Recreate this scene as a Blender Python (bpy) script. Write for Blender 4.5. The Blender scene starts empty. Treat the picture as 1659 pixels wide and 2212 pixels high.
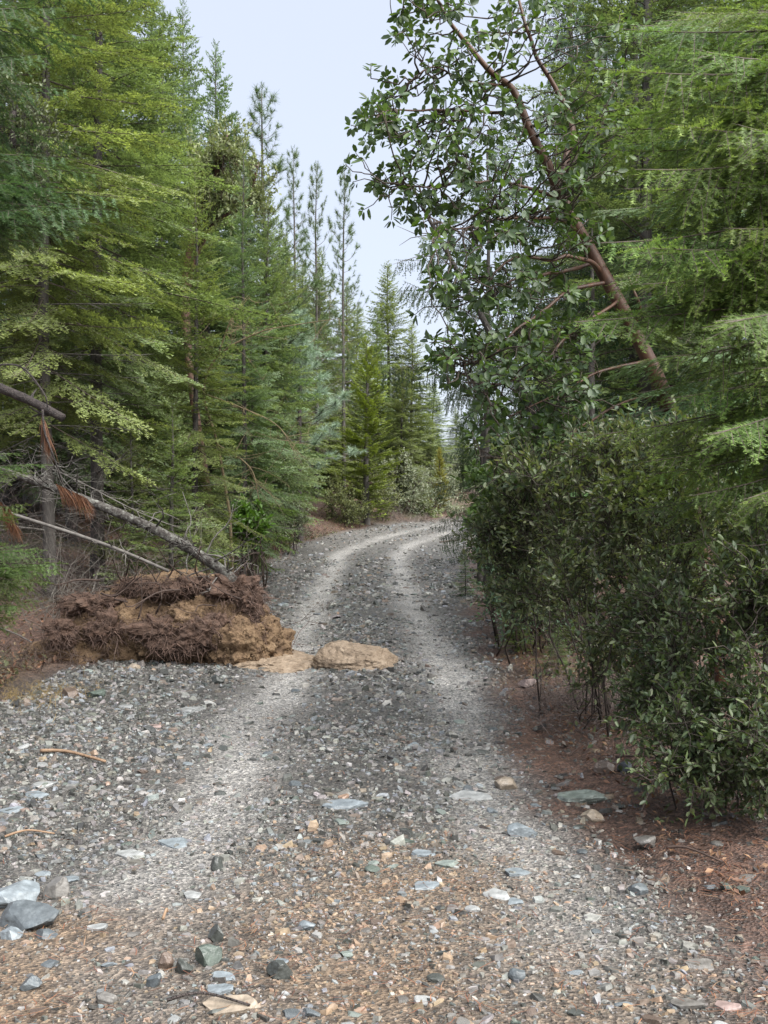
import bpy, math, random
import numpy as np
from mathutils import Matrix, Vector

SC = bpy.context.scene
COL = SC.collection
R = math.radians

# ------------------------------------------------------------------ camera, sky, sun, exposure
EYE = 1.6
FPX = 1106.0 / math.tan(R(25.0))          # focal length in the units used for sight lines (frame 1659 x 2212)
cam = bpy.data.cameras.new('camera')
cam.sensor_fit = 'VERTICAL'; cam.sensor_height = 24.0
cam.lens = 12.0 / math.tan(R(25.0))
cam.clip_start = 0.05; cam.clip_end = 3000
cam_o = bpy.data.objects.new('camera', cam); COL.objects.link(cam_o)
cam_o.location = (0, 0, EYE); cam_o.rotation_euler = (R(90), 0, 0)
SC.camera = cam_o

SUN_EL, SUN_AZ = 52.0, 132.0              # azimuth clockwise from +Y: high, behind the camera and to the right
world = bpy.data.worlds.new('World'); SC.world = world; world.use_nodes = True
nt = world.node_tree; nt.nodes.clear()
sky = nt.nodes.new('ShaderNodeTexSky'); sky.sky_type = 'NISHITA'; sky.sun_disc = False
sky.sun_elevation = R(SUN_EL); sky.sun_rotation = R(SUN_AZ)
sky.air_density = 1.0; sky.dust_density = 3.0; sky.ozone_density = 1.0
cloud = nt.nodes.new('ShaderNodeMix'); cloud.data_type = 'RGBA'      # an even layer of thin cloud over the blue
cloud.inputs[0].default_value = 0.86
cloud.inputs[7].default_value = (2.0, 2.14, 2.48, 1)
bg = nt.nodes.new('ShaderNodeBackground'); bg.inputs[1].default_value = 0.05
wo = nt.nodes.new('ShaderNodeOutputWorld')
nt.links.new(sky.outputs[0], cloud.inputs[6]); nt.links.new(cloud.outputs[2], bg.inputs[0]); nt.links.new(bg.outputs[0], wo.inputs[0])

sun = bpy.data.lights.new('sun', 'SUN'); sun.energy = 1.5; sun.angle = R(75); sun.color = (1.0, 0.97, 0.92)
sun_o = bpy.data.objects.new('sun', sun); COL.objects.link(sun_o)
_sd = Vector((math.sin(R(SUN_AZ)) * math.cos(R(SUN_EL)), math.cos(R(SUN_AZ)) * math.cos(R(SUN_EL)), math.sin(R(SUN_EL))))
sun_o.rotation_euler = _sd.to_track_quat('Z', 'Y').to_euler(); sun_o.location = (0, 0, 40)

SC.view_settings.view_transform = 'Standard'; SC.view_settings.look = 'None'
SC.view_settings.exposure = 3.0; SC.view_settings.gamma = 1.0; SC.view_settings.use_curve_mapping = False
SC.cycles.max_bounces = 4; SC.cycles.diffuse_bounces = 3; SC.cycles.glossy_bounces = 1
SC.cycles.transmission_bounces = 2; SC.cycles.use_denoising = True
SC.cycles.use_adaptive_sampling = False
SC.cycles.sample_clamp_indirect = 4.0

# ------------------------------------------------------------------ numeric helpers
def rs(seed): return np.random.default_rng(seed)
def nrm(v): return v / np.maximum(np.linalg.norm(v, axis=-1, keepdims=True), 1e-9)

def _h(ix, iy, iz, s):
    n = (ix * 374761393 + iy * 668265263 + iz * 2147483647 + s * 974634777) & 0xffffffff
    n = ((n ^ (n >> 13)) * 1274126177) & 0xffffffff
    n = ((n ^ (n >> 16)) * 2246822519) & 0xffffffff
    return ((n ^ (n >> 15)) & 0xffffff) / 16777215.0
def vn(p, s=0):
    """value noise in [-1, 1]; p is (..., 2) or (..., 3)"""
    p = np.asarray(p, float)
    if p.shape[-1] == 2: p = np.concatenate([p, np.zeros(p.shape[:-1] + (1,))], -1)
    i = np.floor(p).astype(np.int64); f = p - i; f = f * f * (3 - 2 * f)
    out = 0
    for dx in (0, 1):
        for dy in (0, 1):
            for dz in (0, 1):
                w = (f[..., 0] if dx else 1 - f[..., 0]) * (f[..., 1] if dy else 1 - f[..., 1]) * (f[..., 2] if dz else 1 - f[..., 2])
                out = out + w * _h(i[..., 0] + dx, i[..., 1] + dy, i[..., 2] + dz, s)
    return out * 2 - 1
def fbm(p, o=4, s=0, g=.5):
    p = np.asarray(p, float); a = 1.0; t = 0; n = 0
    for k in range(o):
        t = t + a * vn(p * (2 ** k) + 17.3 * k, s + k); n += a; a *= g
    return t / n
def ss(a, b, x): t = np.clip((x - a) / (b - a), 0, 1); return t * t * (3 - 2 * t)

# ------------------------------------------------------------------ terrain shape
def smooth_interp(y, X, Y, w=1.5):
    return sum(np.interp(y + k * w, X, Y) for k in (-1, -.5, 0, .5, 1)) / 5
def xc(y): return smooth_interp(y, [0, 6, 10, 20, 32, 36, 40, 44, 49, 56, 70, 110], [-.15, -.15, -.1, -.35, -.4, .35, 1.65, 3.4, 6.5, 12, 25, 64])
def xl(y): return smooth_interp(y, [0, 8, 9.5, 10.8, 11.6, 13, 22, 32, 36, 40, 44, 49, 56, 70, 110], [-3.6, -3.4, -3.1, -3.3, -3.2, -2.6, -2.6, -3.1, -2.4, -1.2, .4, 3.2, 8.0, 20, 58], .7)
def xr(y): return smooth_interp(y, [0, 4.2, 5.6, 9.6, 16, 25, 32, 36, 40, 44, 49, 56, 70, 110], [1.5, 1.3, 1.05, 1.12, 1.4, 1.9, 2.4, 3.2, 4.6, 6.6, 10, 16, 30, 70], .7)
def zr(y): return smooth_interp(y, [-30, 12, 20, 28, 36, 40, 44, 49, 60, 90, 400], [0, 0, .10, .26, .62, .92, 1.14, 1.33, 1.45, 1.0, -8], 2.5)
def H(x, y, fine=True):
    x = np.asarray(x, float); y = np.asarray(y, float)
    z = zr(y)
    dl = np.maximum(xl(y) - x, 0)
    z = z + .30 * np.maximum(dl - .3, 0) * (1 - np.exp(-dl * .9)) * np.where(dl < 14, 1, 14 / np.maximum(dl, 1))
    dr = np.maximum(x - xr(y), 0)
    z = z + .05 * np.minimum(dr, 3) - .10 * np.maximum(dr - 6, 0) * np.where(dr < 60, 1, 60 / np.maximum(dr, 1))
    p = np.stack([x, y], -1)
    z = z + .10 * fbm(p * .22, 2, 5) * ss(0, 2, dl + dr) + .018 * fbm(p * 1.1, 3, 9)
    if fine:
        c = x - xc(y)
        for o in (-.82, .82): z = z - .035 * np.exp(-((c - o) / .26) ** 2) * ss(4, 8, y)
        z = z + .012 * fbm(p * 4.5, 2, 21)
    return z
def H1(x, y): return float(H(np.array([x]), np.array([y]))[0])
def P(px, py, d): return np.array([(px - 829.5) / FPX * d, d, EYE - (py - 1106) / FPX * d])
def G(px, py):
    """the point of the ground seen along a sight line"""
    d = np.linspace(2.2, 70, 4000); q = np.stack([(px - 829.5) / FPX * d, d], -1)
    zz = EYE - (py - 1106) / FPX * d
    k = np.argmax(zz < H(q[:, 0], d, False)); 
    return np.array([q[k, 0], d[k], H1(q[k, 0], d[k])])

# ------------------------------------------------------------------ mesh building
class B:
    def __init__(s): s.V = []; s.F = []; s.C = []; s.n = 0
    def add(s, V, F, C=(1, 1, 1)):
        V = np.asarray(V, float).reshape(-1, 3)
        if len(V) == 0: return s
        C = np.asarray(C, float)
        if C.ndim == 1: C = np.tile(C, (len(V), 1))
        s.V.append(V); s.F.append(np.asarray(F, int).reshape(-1, 3) + s.n); s.C.append(C); s.n += len(V); return s
    def get(s):
        if not s.V: return np.zeros((0, 3)), np.zeros((0, 3), int), np.zeros((0, 3))
        return np.concatenate(s.V), np.concatenate(s.F), np.concatenate(s.C)
    def mesh(s, name, mat, smooth=False):
        V, F, C = s.get()
        me = bpy.data.meshes.new(name)
        me.vertices.add(len(V)); me.vertices.foreach_set('co', V.astype(np.float32).ravel())
        me.loops.add(len(F) * 3); me.loops.foreach_set('vertex_index', F.astype(np.int32).ravel())
        me.polygons.add(len(F)); me.polygons.foreach_set('loop_start', np.arange(0, len(F) * 3, 3, dtype=np.int32))
        me.polygons.foreach_set('use_smooth', np.full(len(F), smooth, dtype=bool))
        me.update(calc_edges=True)
        a = me.color_attributes.new('col', 'FLOAT_COLOR', 'POINT')
        a.data.foreach_set('color', np.concatenate([C, np.ones((len(C), 1))], 1).astype(np.float32).ravel())
        me.materials.append(mat)
        return me
    def build(s, name, mat, parent=None, smooth=False): return link(name, s.mesh(name, mat, smooth), parent)

def link(name, data, parent=None, loc=None):
    o = bpy.data.objects.new(name, data); COL.objects.link(o)
    if parent is not None: o.parent = parent
    if loc is not None: o.location = loc
    return o
def tag(o, label=None, cat=None, group=None, kind=None):
    for k, v in (('label', label), ('category', cat), ('group', group), ('kind', kind)):
        if v: o[k] = v
    return o
def thing(name, label, cat, loc, group=None):
    o = link(name, None, None, tuple(float(v) for v in loc)); o.empty_display_size = .2
    return tag(o, label, cat, group)
def copy_tree(o, parent=None):
    c = o.copy(); COL.objects.link(c)
    if parent is not None: c.parent = parent
    for ch in o.children: copy_tree(ch, c)
    return c

def tube(pts, rad, n=6):
    pts = np.asarray(pts, float); k = len(pts); rad = np.broadcast_to(np.asarray(rad, float), (k,))
    T = nrm(np.gradient(pts, axis=0))
    ref = np.array([0, 0, 1.]) if abs(T[:, 2]).mean() < .8 else np.array([1., 0, 0])
    U = nrm(np.cross(T, ref)); W = np.cross(T, U)
    a = np.arange(n) * 2 * math.pi / n
    V = pts[:, None] + rad[:, None, None] * (np.cos(a)[None, :, None] * U[:, None] + np.sin(a)[None, :, None] * W[:, None])
    i = np.arange(k - 1)[:, None] * n; j = np.arange(n)[None]; j2 = (j + 1) % n
    q = np.stack([i + j, i + j2, i + n + j2, i + n + j], -1).reshape(-1, 4)
    F = np.concatenate([q[:, [0, 1, 2]], q[:, [0, 2, 3]]])
    V = np.concatenate([V.reshape(-1, 3), pts[:1], pts[-1:]])
    e = np.arange(n); cap = np.concatenate([np.stack([np.full(n, k * n), (e + 1) % n, e], -1), np.stack([np.full(n, k * n + 1), (k - 1) * n + e, (k - 1) * n + (e + 1) % n], -1)])
    return V, np.concatenate([F, cap])
def spline(pts, k=24):
    """smooth curve through points"""
    p = np.asarray(pts, float); n = len(p)
    pp = np.concatenate([2 * p[:1] - p[1:2], p, 2 * p[-1:] - p[-2:-1]])
    t = np.linspace(0, n - 1 - 1e-6, k); i = t.astype(int); f = (t - i)[:, None]
    a, b, c, d = pp[i], pp[i + 1], pp[i + 2], pp[i + 3]
    return .5 * (2 * b + (c - a) * f + (2 * a - 5 * b + 4 * c - d) * f ** 2 + (3 * b - a - 3 * c + d) * f ** 3)
def strips(p0, p1, w0, w1):
    """thin three-sided sticks, one per row"""
    d = nrm(p1 - p0); ref = np.where(np.abs(d[:, 2:3]) > .9, np.array([[1., 0, 0]]), np.array([[0, 0, 1.]]))
    u = nrm(np.cross(d, ref)); v = np.cross(d, u); N = len(p0); L = []
    for a in (0, 2.094, 4.189): L.append(p0 + np.reshape(w0, (-1, 1)) * (math.cos(a) * u + math.sin(a) * v))
    for a in (0, 2.094, 4.189): L.append(p1 + np.reshape(w1, (-1, 1)) * (math.cos(a) * u + math.sin(a) * v))
    V = np.stack(L, 1).reshape(-1, 3)
    f = np.array([[0, 1, 4], [0, 4, 3], [1, 2, 5], [1, 5, 4], [2, 0, 3], [2, 3, 5]])
    return V, (np.arange(N)[:, None, None] * 6 + f[None]).reshape(-1, 3)
def flats(p0, p1, w0, w1):
    """cheapest thin twigs: one tapering blade per row"""
    d = nrm(p1 - p0); u = nrm(np.cross(d, np.array([[.31, .42, .85]]))); N = len(p0)
    V = np.stack([p0 - u * np.reshape(w0, (-1, 1)), p0 + u * np.reshape(w0, (-1, 1)), p1 + u * np.reshape(w1, (-1, 1)), p1 - u * np.reshape(w1, (-1, 1))], 1).reshape(-1, 3)
    return V, (np.arange(N)[:, None, None] * 4 + np.array([[0, 1, 2], [0, 2, 3]])[None]).reshape(-1, 3)
def bez(p0, p1, p2, k=7):
    t = np.linspace(0, 1, k)[:, None]; return (1 - t) ** 2 * p0 + 2 * t * (1 - t) * p1 + t * t * p2

# ------------------------------------------------------------------ materials
def new_mat(name):
    m = bpy.data.materials.new(name); m.use_nodes = True; n = m.node_tree; n.nodes.clear(); return m, n
def N_(n, t, **kw):
    o = n.nodes.new(t)
    for k, v in kw.items(): setattr(o, k, v)
    return o
def mul(n, a, b):
    m = N_(n, 'ShaderNodeMix', data_type='RGBA', blend_type='MULTIPLY'); m.inputs[0].default_value = 1
    n.links.new(a, m.inputs[6])
    if hasattr(b, 'is_linked'): n.links.new(b, m.inputs[7])
    else: m.inputs[7].default_value = (*b, 1)
    return m.outputs[2]
def ramp(n, fac, stops):
    r = N_(n, 'ShaderNodeValToRGB'); el = r.color_ramp.elements
    while len(el) < len(stops): el.new(.5)
    for e, (p, c) in zip(el, stops): e.position = p; e.color = (*c, 1) if len(c) == 3 else c
    n.links.new(fac, r.inputs[0]); return r.outputs[0]
def noise_tex(n, scale, detail=4, vec='Object', rough=.55):
    tc = N_(n, 'ShaderNodeTexCoord'); t = N_(n, 'ShaderNodeTexNoise'); t.inputs['Scale'].default_value = scale
    t.inputs['Detail'].default_value = detail; t.inputs['Roughness'].default_value = rough
    n.links.new(tc.outputs[vec], t.inputs['Vector']); return t.outputs[0]
def bump(n, h, s, d=.01):
    b = N_(n, 'ShaderNodeBump'); b.inputs['Strength'].default_value = s; b.inputs['Distance'].default_value = d
    n.links.new(h, b.inputs['Height']); return b.outputs[0]

def foliage_mat(name, rough=.45, spec=.5, trans=.3, tmul=(1.25, 1.3, .7), vary=.22):
    m, n = new_mat(name)
    at = N_(n, 'ShaderNodeAttribute', attribute_name='col'); oi = N_(n, 'ShaderNodeObjectInfo')
    c = mul(n, at.outputs[0], oi.outputs['Color'])
    gi = N_(n, 'ShaderNodeNewGeometry')
    c2 = mul(n, c, ramp(n, gi.outputs['Random Per Island'], [(0, (1 - vary,) * 3), (1, (1 + vary,) * 3)]))
    p = N_(n, 'ShaderNodeBsdfPrincipled'); n.links.new(c2, p.inputs['Base Color'])
    p.inputs['Roughness'].default_value = rough; p.inputs['Specular IOR Level'].default_value = spec
    t = N_(n, 'ShaderNodeBsdfTranslucent'); n.links.new(mul(n, c2, tmul), t.inputs[0])
    mx = N_(n, 'ShaderNodeMixShader'); mx.inputs[0].default_value = trans
    n.links.new(p.outputs[0], mx.inputs[1]); n.links.new(t.outputs[0], mx.inputs[2])
    o = N_(n, 'ShaderNodeOutputMaterial'); n.links.new(mx.outputs[0], o.inputs[0]); return m

def solid_mat(name, stops, scale=8, rough=.8, spec=.3, bs=.6, bd=.01, bscale=None, usecol=True, stretch=None, rough2=None):
    m, n = new_mat(name)
    tc = N_(n, 'ShaderNodeTexCoord'); mp = N_(n, 'ShaderNodeMapping'); n.links.new(tc.outputs['Object'], mp.inputs[0])
    if stretch: mp.inputs['Scale'].default_value = stretch
    t = N_(n, 'ShaderNodeTexNoise'); t.inputs['Scale'].default_value = scale; t.inputs['Detail'].default_value = 6; t.inputs['Roughness'].default_value = .65
    n.links.new(mp.outputs[0], t.inputs['Vector'])
    c = ramp(n, t.outputs[0], stops)
    if usecol:
        at = N_(n, 'ShaderNodeAttribute', attribute_name='col'); c = mul(n, c, at.outputs[0])
        oi = N_(n, 'ShaderNodeObjectInfo'); c = mul(n, c, oi.outputs['Color'])
    p = N_(n, 'ShaderNodeBsdfPrincipled'); n.links.new(c, p.inputs['Base Color'])
    p.inputs['Roughness'].default_value = rough; p.inputs['Specular IOR Level'].default_value = spec
    if rough2 is not None:
        t3 = N_(n, 'ShaderNodeTexNoise'); t3.inputs['Scale'].default_value = scale * .5; n.links.new(mp.outputs[0], t3.inputs['Vector'])
        n.links.new(ramp(n, t3.outputs[0], [(.35, (rough,) * 3), (.65, (rough2,) * 3)]), p.inputs['Roughness'])
    t2 = N_(n, 'ShaderNodeTexNoise'); t2.inputs['Scale'].default_value = bscale or scale * 4; t2.inputs['Detail'].default_value = 5
    n.links.new(mp.outputs[0], t2.inputs['Vector'])
    n.links.new(bump(n, t2.outputs[0], bs, bd), p.inputs['Normal'])
    o = N_(n, 'ShaderNodeOutputMaterial'); n.links.new(p.outputs[0], o.inputs[0]); return m

M = {}
M['needle'] = foliage_mat('fir needles', .5, .4, .38)
M['pine'] = foliage_mat('pine needles', .45, .5, .22)
M['cedar'] = foliage_mat('cedar sprays', .55, .35, .28)
M['leaf'] = foliage_mat('glossy broad leaves', .40, .42, .30, (1.4, 1.5, .5))
M['matleaf'] = foliage_mat('small shrub leaves', .6, .3, .25)
M['deadneedle'] = foliage_mat('dead needles', .6, .3, .2, (1.2, 1.0, .8))
M['bark'] = solid_mat('grey bark', [(.3, (.03, .027, .025)), (.55, (.08, .073, .067)), (.75, (.14, .132, .122))], 14, .85, .25, .9, .02, stretch=(1, 1, .25))
M['wood'] = solid_mat('dark twigs', [(.3, (.035, .027, .022)), (.7, (.11, .09, .075))], 20, .8, .3, .3)
M['greytwig'] = solid_mat('weathered twigs', [(.3, (.065, .058, .054)), (.7, (.17, .16, .148))], 20, .85, .2, .3)
M['lichenbark'] = solid_mat('lichen covered bark', [(.36, (.025, .021, .019)), (.5, (.07, .064, .058)), (.62, (.15, .15, .135)), (.74, (.26, .27, .24))], 22, .85, .25, .9, .02)
M['darkbark'] = solid_mat('dark wet bark', [(.35, (.018, .014, .013)), (.65, (.075, .06, .055))], 25, .6, .4, 1.0, .03)
M['madrone'] = solid_mat('smooth red madrone bark', [(.3, (.022, .014, .011)), (.42, (.062, .030, .019)), (.55, (.095, .045, .026)), (.66, (.055, .042, .028)), (.75, (.10, .066, .04))], 11, .55, .5, .4, .006, stretch=(1, 1, .4))
M['soil'] = solid_mat('ochre subsoil', [(.25, (.05, .033, .022)), (.42, (.105, .070, .043)), (.58, (.165, .115, .070)), (.78, (.22, .165, .108))], 9, .85, .3, 1.0, .06, 22)
M['roots'] = solid_mat('root fibres', [(.3, (.028, .02, .017)), (.7, (.085, .058, .047))], 14, .8, .3, .5)
M['rock'] = solid_mat('wet shale stone', [(.25, (.52, .52, .52)), (.5, (.80, .80, .80)), (.72, (1.2, 1.2, 1.2))], 26, .30, .55, .5, .006, 60, rough2=.55)
M['boulder'] = solid_mat('tan sandstone boulder', [(.25, (.07, .05, .035)), (.42, (.16, .118, .08)), (.6, (.235, .18, .128)), (.8, (.31, .255, .195))], 8, .6, .4, 1.0, .05, 18, stretch=(1, .6, 2.2))
M['stick'] = solid_mat('bare fallen wood', [(.3, (.14, .085, .05)), (.7, (.27, .185, .12))], 18, .7, .3, .4)

def ground_mat(name):
    m, n = new_mat(name)
    at = N_(n, 'ShaderNodeAttribute', attribute_name='col')
    fine = noise_tex(n, 75, 4, rough=.7); mid = noise_tex(n, 7, 4)
    tc = N_(n, 'ShaderNodeTexCoord'); vo = N_(n, 'ShaderNodeTexVoronoi'); vo.inputs['Scale'].default_value = 62
    n.links.new(tc.outputs['Object'], vo.inputs['Vector'])
    bw = N_(n, 'ShaderNodeRGBToBW'); n.links.new(vo.outputs['Color'], bw.inputs[0])
    c = mul(n, at.outputs[0], ramp(n, fine, [(.3, (.42, .42, .42)), (.5, (.84, .84, .84)), (.7, (1.3, 1.3, 1.3))]))
    c = mul(n, c, ramp(n, bw.outputs[0], [(.2, (.45, .45, .46)), (.5, (.9, .9, .9)), (.8, (1.65, 1.62, 1.58))]))
    c = mul(n, c, ramp(n, mid, [(.3, (.78, .78, .78)), (.7, (1.2, 1.2, 1.2))]))
    p = N_(n, 'ShaderNodeBsdfPrincipled'); n.links.new(c, p.inputs['Base Color'])
    n.links.new(ramp(n, mid, [(.35, (.40,) * 3), (.65, (.7,) * 3)]), p.inputs['Roughness']); p.inputs['Specular IOR Level'].default_value = .45
    ad = N_(n, 'ShaderNodeMath', operation='ADD'); n.links.new(vo.outputs['Distance'], ad.inputs[0]); n.links.new(fine, ad.inputs[1])
    n.links.new(bump(n, ad.outputs[0], .8, .02), p.inputs['Normal'])
    o = N_(n, 'ShaderNodeOutputMaterial'); n.links.new(p.outputs[0], o.inputs[0]); return m
M['ground'] = ground_mat('gravel and litter ground')

# ------------------------------------------------------------------ ground and road
GREY = np.array([.072, .068, .062]); DUFF = np.array([.105, .062, .046]); TAN = np.array([.145, .106, .073]); TRACK = np.array([.31, .302, .288]); MOSS = np.array([.075, .070, .038])
def zones(x, y):
    p = np.stack([x, y], -1)
    c = x - xc(y); nz = fbm(p * .9, 3, 31)
    track = sum(np.exp(-((c - o + .16 * nz) / .29) ** 2) for o in (-.82, .80)) * ss(2.5, 5, y) * (.9 + .6 * fbm(p * 1.3, 3, 40))
    track = np.clip(track * np.interp(y, [0, 5, 7, 10, 40, 60], [.35, .65, .9, 1.05, 1.05, .8]), 0, 1)
    d_r = ss(-.35, .15, x - xr(y) + .35 * nz)
    d_l = ss(-.1, .6, xl(y) - x + .4 * nz)
    duff = np.clip(d_r + d_l, 0, 1)
    tan = np.exp(-((x + .20 - .05 * y) / .62) ** 2) * ss(5.9, 4.6, y) + ss(-.6, -1.1, x + .35 * nz) * ss(4.7, 4.0, y) + .5 * ss(.3, .8, x) * ss(4.4, 3.6, y)
    tan = np.clip(tan * (.75 + .9 * fbm(p * 2.1, 3, 50)), 0, 1) * (1 - duff)
    return track, duff, tan
def zcol(x, y):
    tr, du, ta = zones(x, y)
    p = np.stack([x, y], -1)
    c = GREY[None] * np.ones((len(x), 1))
    c = c * (1 - tr[:, None]) + TRACK * tr[:, None]
    c = c * (1 - ta[:, None]) + TAN * ta[:, None]
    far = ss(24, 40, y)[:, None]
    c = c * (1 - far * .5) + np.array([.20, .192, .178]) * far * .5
    dc = DUFF * (1 + .5 * fbm(p * 1.7, 3, 61))[:, None]
    mo = ss(.1, .5, fbm(p * .8, 3, 71))[:, None] * ss(0, 1, xl(y) - x)[:, None]
    dc = dc * (1 - mo) + MOSS * mo
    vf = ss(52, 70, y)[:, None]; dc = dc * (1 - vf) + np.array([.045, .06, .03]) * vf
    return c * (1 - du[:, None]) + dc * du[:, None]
def grid(xs, ys):
    nx, ny = len(xs), len(ys)
    X, Y = np.meshgrid(xs, ys); i = np.arange(ny - 1)[:, None] * nx + np.arange(nx - 1)[None]; i = i.ravel()
    F = np.concatenate([np.stack([i, i + 1, i + nx + 1], -1), np.stack([i, i + nx + 1, i + nx], -1)])
    return X.ravel(), Y.ravel(), F
def geo(a, b, s0, g):
    o = [a]; s = s0
    while o[-1] < b: o.append(o[-1] + s); s *= g
    return np.array(o)
xs = geo(0, 420, .12, 1.055); xs = np.concatenate([-xs[:0:-1], xs]); ys = np.concatenate([np.arange(-40, 0, 2.), np.arange(0, 20, .2), geo(20, 700, .15, 1.035)])
X, Y, F = grid(xs, ys)
inside = ss(-.25, .15, np.minimum(X - xl(Y), xr(Y) - X)) * ss(-12, -11, Y) * ss(84, 80, Y)
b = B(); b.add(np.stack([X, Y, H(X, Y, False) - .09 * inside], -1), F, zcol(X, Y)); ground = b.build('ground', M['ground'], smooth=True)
tag(ground, kind='structure')
# the road sheet follows the curve; its ragged edges dip under the litter
rows = np.concatenate([np.arange(-11, 2.4, .4), np.arange(2.4, 9, .05), np.arange(9, 16, .06), geo(16, 80, .08, 1.02)])
u = np.linspace(-.12, 1.12, 190)
Uu, Yr = np.meshgrid(u, rows); a_, c_ = xl(Yr), xr(Yr); Xr = a_ + Uu * (c_ - a_)
Xr, Yr, Uf = Xr.ravel(), Yr.ravel(), Uu.ravel()
edge = np.minimum(Uf + .12, 1.12 - Uf)
zz = H(Xr, Yr) - .16 * ss(.14, 0, edge + .03 * fbm(np.stack([Xr, Yr], -1) * 2, 3, 3))
i = (np.arange(len(rows) - 1)[:, None] * 190 + np.arange(189)[None]).ravel()
F = np.concatenate([np.stack([i, i + 1, i + 191], -1), np.stack([i, i + 191, i + 190], -1)])
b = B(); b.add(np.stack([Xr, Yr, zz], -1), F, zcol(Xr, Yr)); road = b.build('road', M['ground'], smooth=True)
tag(road, kind='structure')

# ------------------------------------------------------------------ gravel, litter
def prisms(pos, size, flat, rng, K=5):
    N = len(pos); a = (np.arange(K)[None] + rng.uniform(-.38, .38, (N, K))) * 2 * math.pi / K + rng.uniform(0, 6.3, (N, 1))
    el = rng.uniform(.35, .8, (N, 1)); r = size[:, None] * rng.uniform(.7, 1.1, (N, K))
    x = np.cos(a) * r; y = np.sin(a) * r * el; rot = rng.uniform(0, 6.3, (N, 1))
    x, y = x * np.cos(rot) - y * np.sin(rot), x * np.sin(rot) + y * np.cos(rot)
    h = size * flat
    tx, ty = rng.normal(0, .20, (N, 1)), rng.normal(0, .20, (N, 1))
    k = rng.uniform(.62, .95, (N, K))
    top = np.stack([x * k, y * k, h[:, None] * rng.uniform(.75, 1.1, (N, K)) + tx * x + ty * y], -1)
    bot = np.stack([x, y, -.5 * h[:, None] + tx * x + ty * y], -1)
    V = np.concatenate([bot, top], 1) + pos[:, None]
    f = []
    for j in range(K): j2 = (j + 1) % K; f += [[j, j2, K + j2], [j, K + j2, K + j]]
    for j in range(1, K - 1): f.append([K, K + j, K + j + 1])
    f = np.array(f)
    return V.reshape(-1, 3), (np.arange(N)[:, None, None] * 2 * K + f[None]).reshape(-1, 3), 2 * K
PAL = np.array([[.040, .041, .037], [.080, .079, .072], [.135, .131, .120], [.185, .179, .166], [.255, .247, .231], [.128, .139, .144], [.19, .203, .21], [.16, .13, .105], [.10, .11, .098], [.245, .18, .125]])
def stone_cols(x, y, rng):
    tr, du, ta = zones(x, y); N = len(x)
    w = np.tile(np.array([.20, .17, .15, .17, .10, .08, .08, .08, .05, .01]), (N, 1))
    w += ta[:, None] * np.array([-.03, 0, 0, .06, .03, -.04, -.02, .25, 0, .55])
    w += tr[:, None] * np.array([-.15, -.15, .05, .35, .35, 0, .10, 0, 0, 0])
    w += du[:, None] * np.array([.05, .05, 0, -.08, -.03, -.05, -.03, .30, 0, 0])
    w = np.maximum(w, .005); w /= w.sum(1, keepdims=True); c = w.cumsum(1); k = (rng.random((N, 1)) > c).sum(1).clip(0, 9)
    return PAL[k] * rng.uniform(.8, 1.22, (N, 1)) * rng.uniform(.95, 1.05, (N, 3))
rng = rs(11)
gb = B()
for (y0, y1, n, s0, sg, mx) in ((2.3, 5.2, 34000, .0110, .52, .042), (2.4, 6.2, 24000, .0070, .35, .02), (5.2, 9, 36000, .0148, .52, .058), (9, 16, 25000, .022, .48, .08), (16, 30, 10000, .037, .45, .11), (30, 54, 5000, .05, .35, .11)):
    y = y0 + (y1 - y0) * rng.random(n) ** (.8 if y0 < 5 else 1)
    lo = np.maximum(xl(y), -.42 * y - 1.4); hi = np.minimum(xr(y) + 2.2, .42 * y + 1.4)
    x = lo + (hi - lo) * rng.random(n)
    tr, du, ta = zones(x, y)
    p2 = np.stack([x, y], -1)
    keep = rng.random(n) < (1 - .88 * du) * (1 - .74 * tr) * np.clip(.85 + .9 * fbm(p2 * .9, 2, 88), .25, 1)
    x, y = x[keep], y[keep]; tr, ta = tr[keep], ta[keep]
    s = np.minimum(s0 * np.exp(rng.normal(0, sg, len(x))) * (1 - .3 * tr) * (1 - .25 * ta), mx)
    V, F, k = prisms(np.stack([x, y, H(x, y)], -1), s, rng.uniform(.16, .50, len(x)), rng, 4 if s0 < .01 else 5)
    gb.add(V, F, np.repeat(stone_cols(x, y, rng), k, 0))
gravel = gb.build('gravel', M['rock']); tag(gravel, 'loose angular grey gravel covering the forest road', 'gravel', kind='stuff')

def needles_on_ground(n, f, rng, l0, w, cols):
    x, y = f(n); n = len(x); a = rng.uniform(0, 6.3, n); l = l0 * rng.uniform(.6, 1.2, n); z = H(x, y) + .012 + .012 * rng.random(n)
    d = np.stack([np.cos(a), np.sin(a), rng.normal(0, .08, n)], -1); s = np.stack([-np.sin(a), np.cos(a), np.zeros(n)], -1)
    p = np.stack([x, y, z], -1); bend = (rng.normal(0, .12, n) * l)[:, None] * s
    e = s * w / 2
    V = np.stack([p - d * l[:, None] / 2 - e, p - d * l[:, None] / 2 + e, p + bend - e, p + bend + e, p + d * l[:, None] / 2], 1)
    f_ = np.array([[0, 1, 3], [0, 3, 2], [2, 3, 4]])
    C = np.repeat(cols[rng.integers(0, len(cols), n)] * rng.uniform(.7, 1.3, (n, 1)), 5, 0)
    return V.reshape(-1, 3), (np.arange(n)[:, None, None] * 5 + f_[None]).reshape(-1, 3), C
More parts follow.
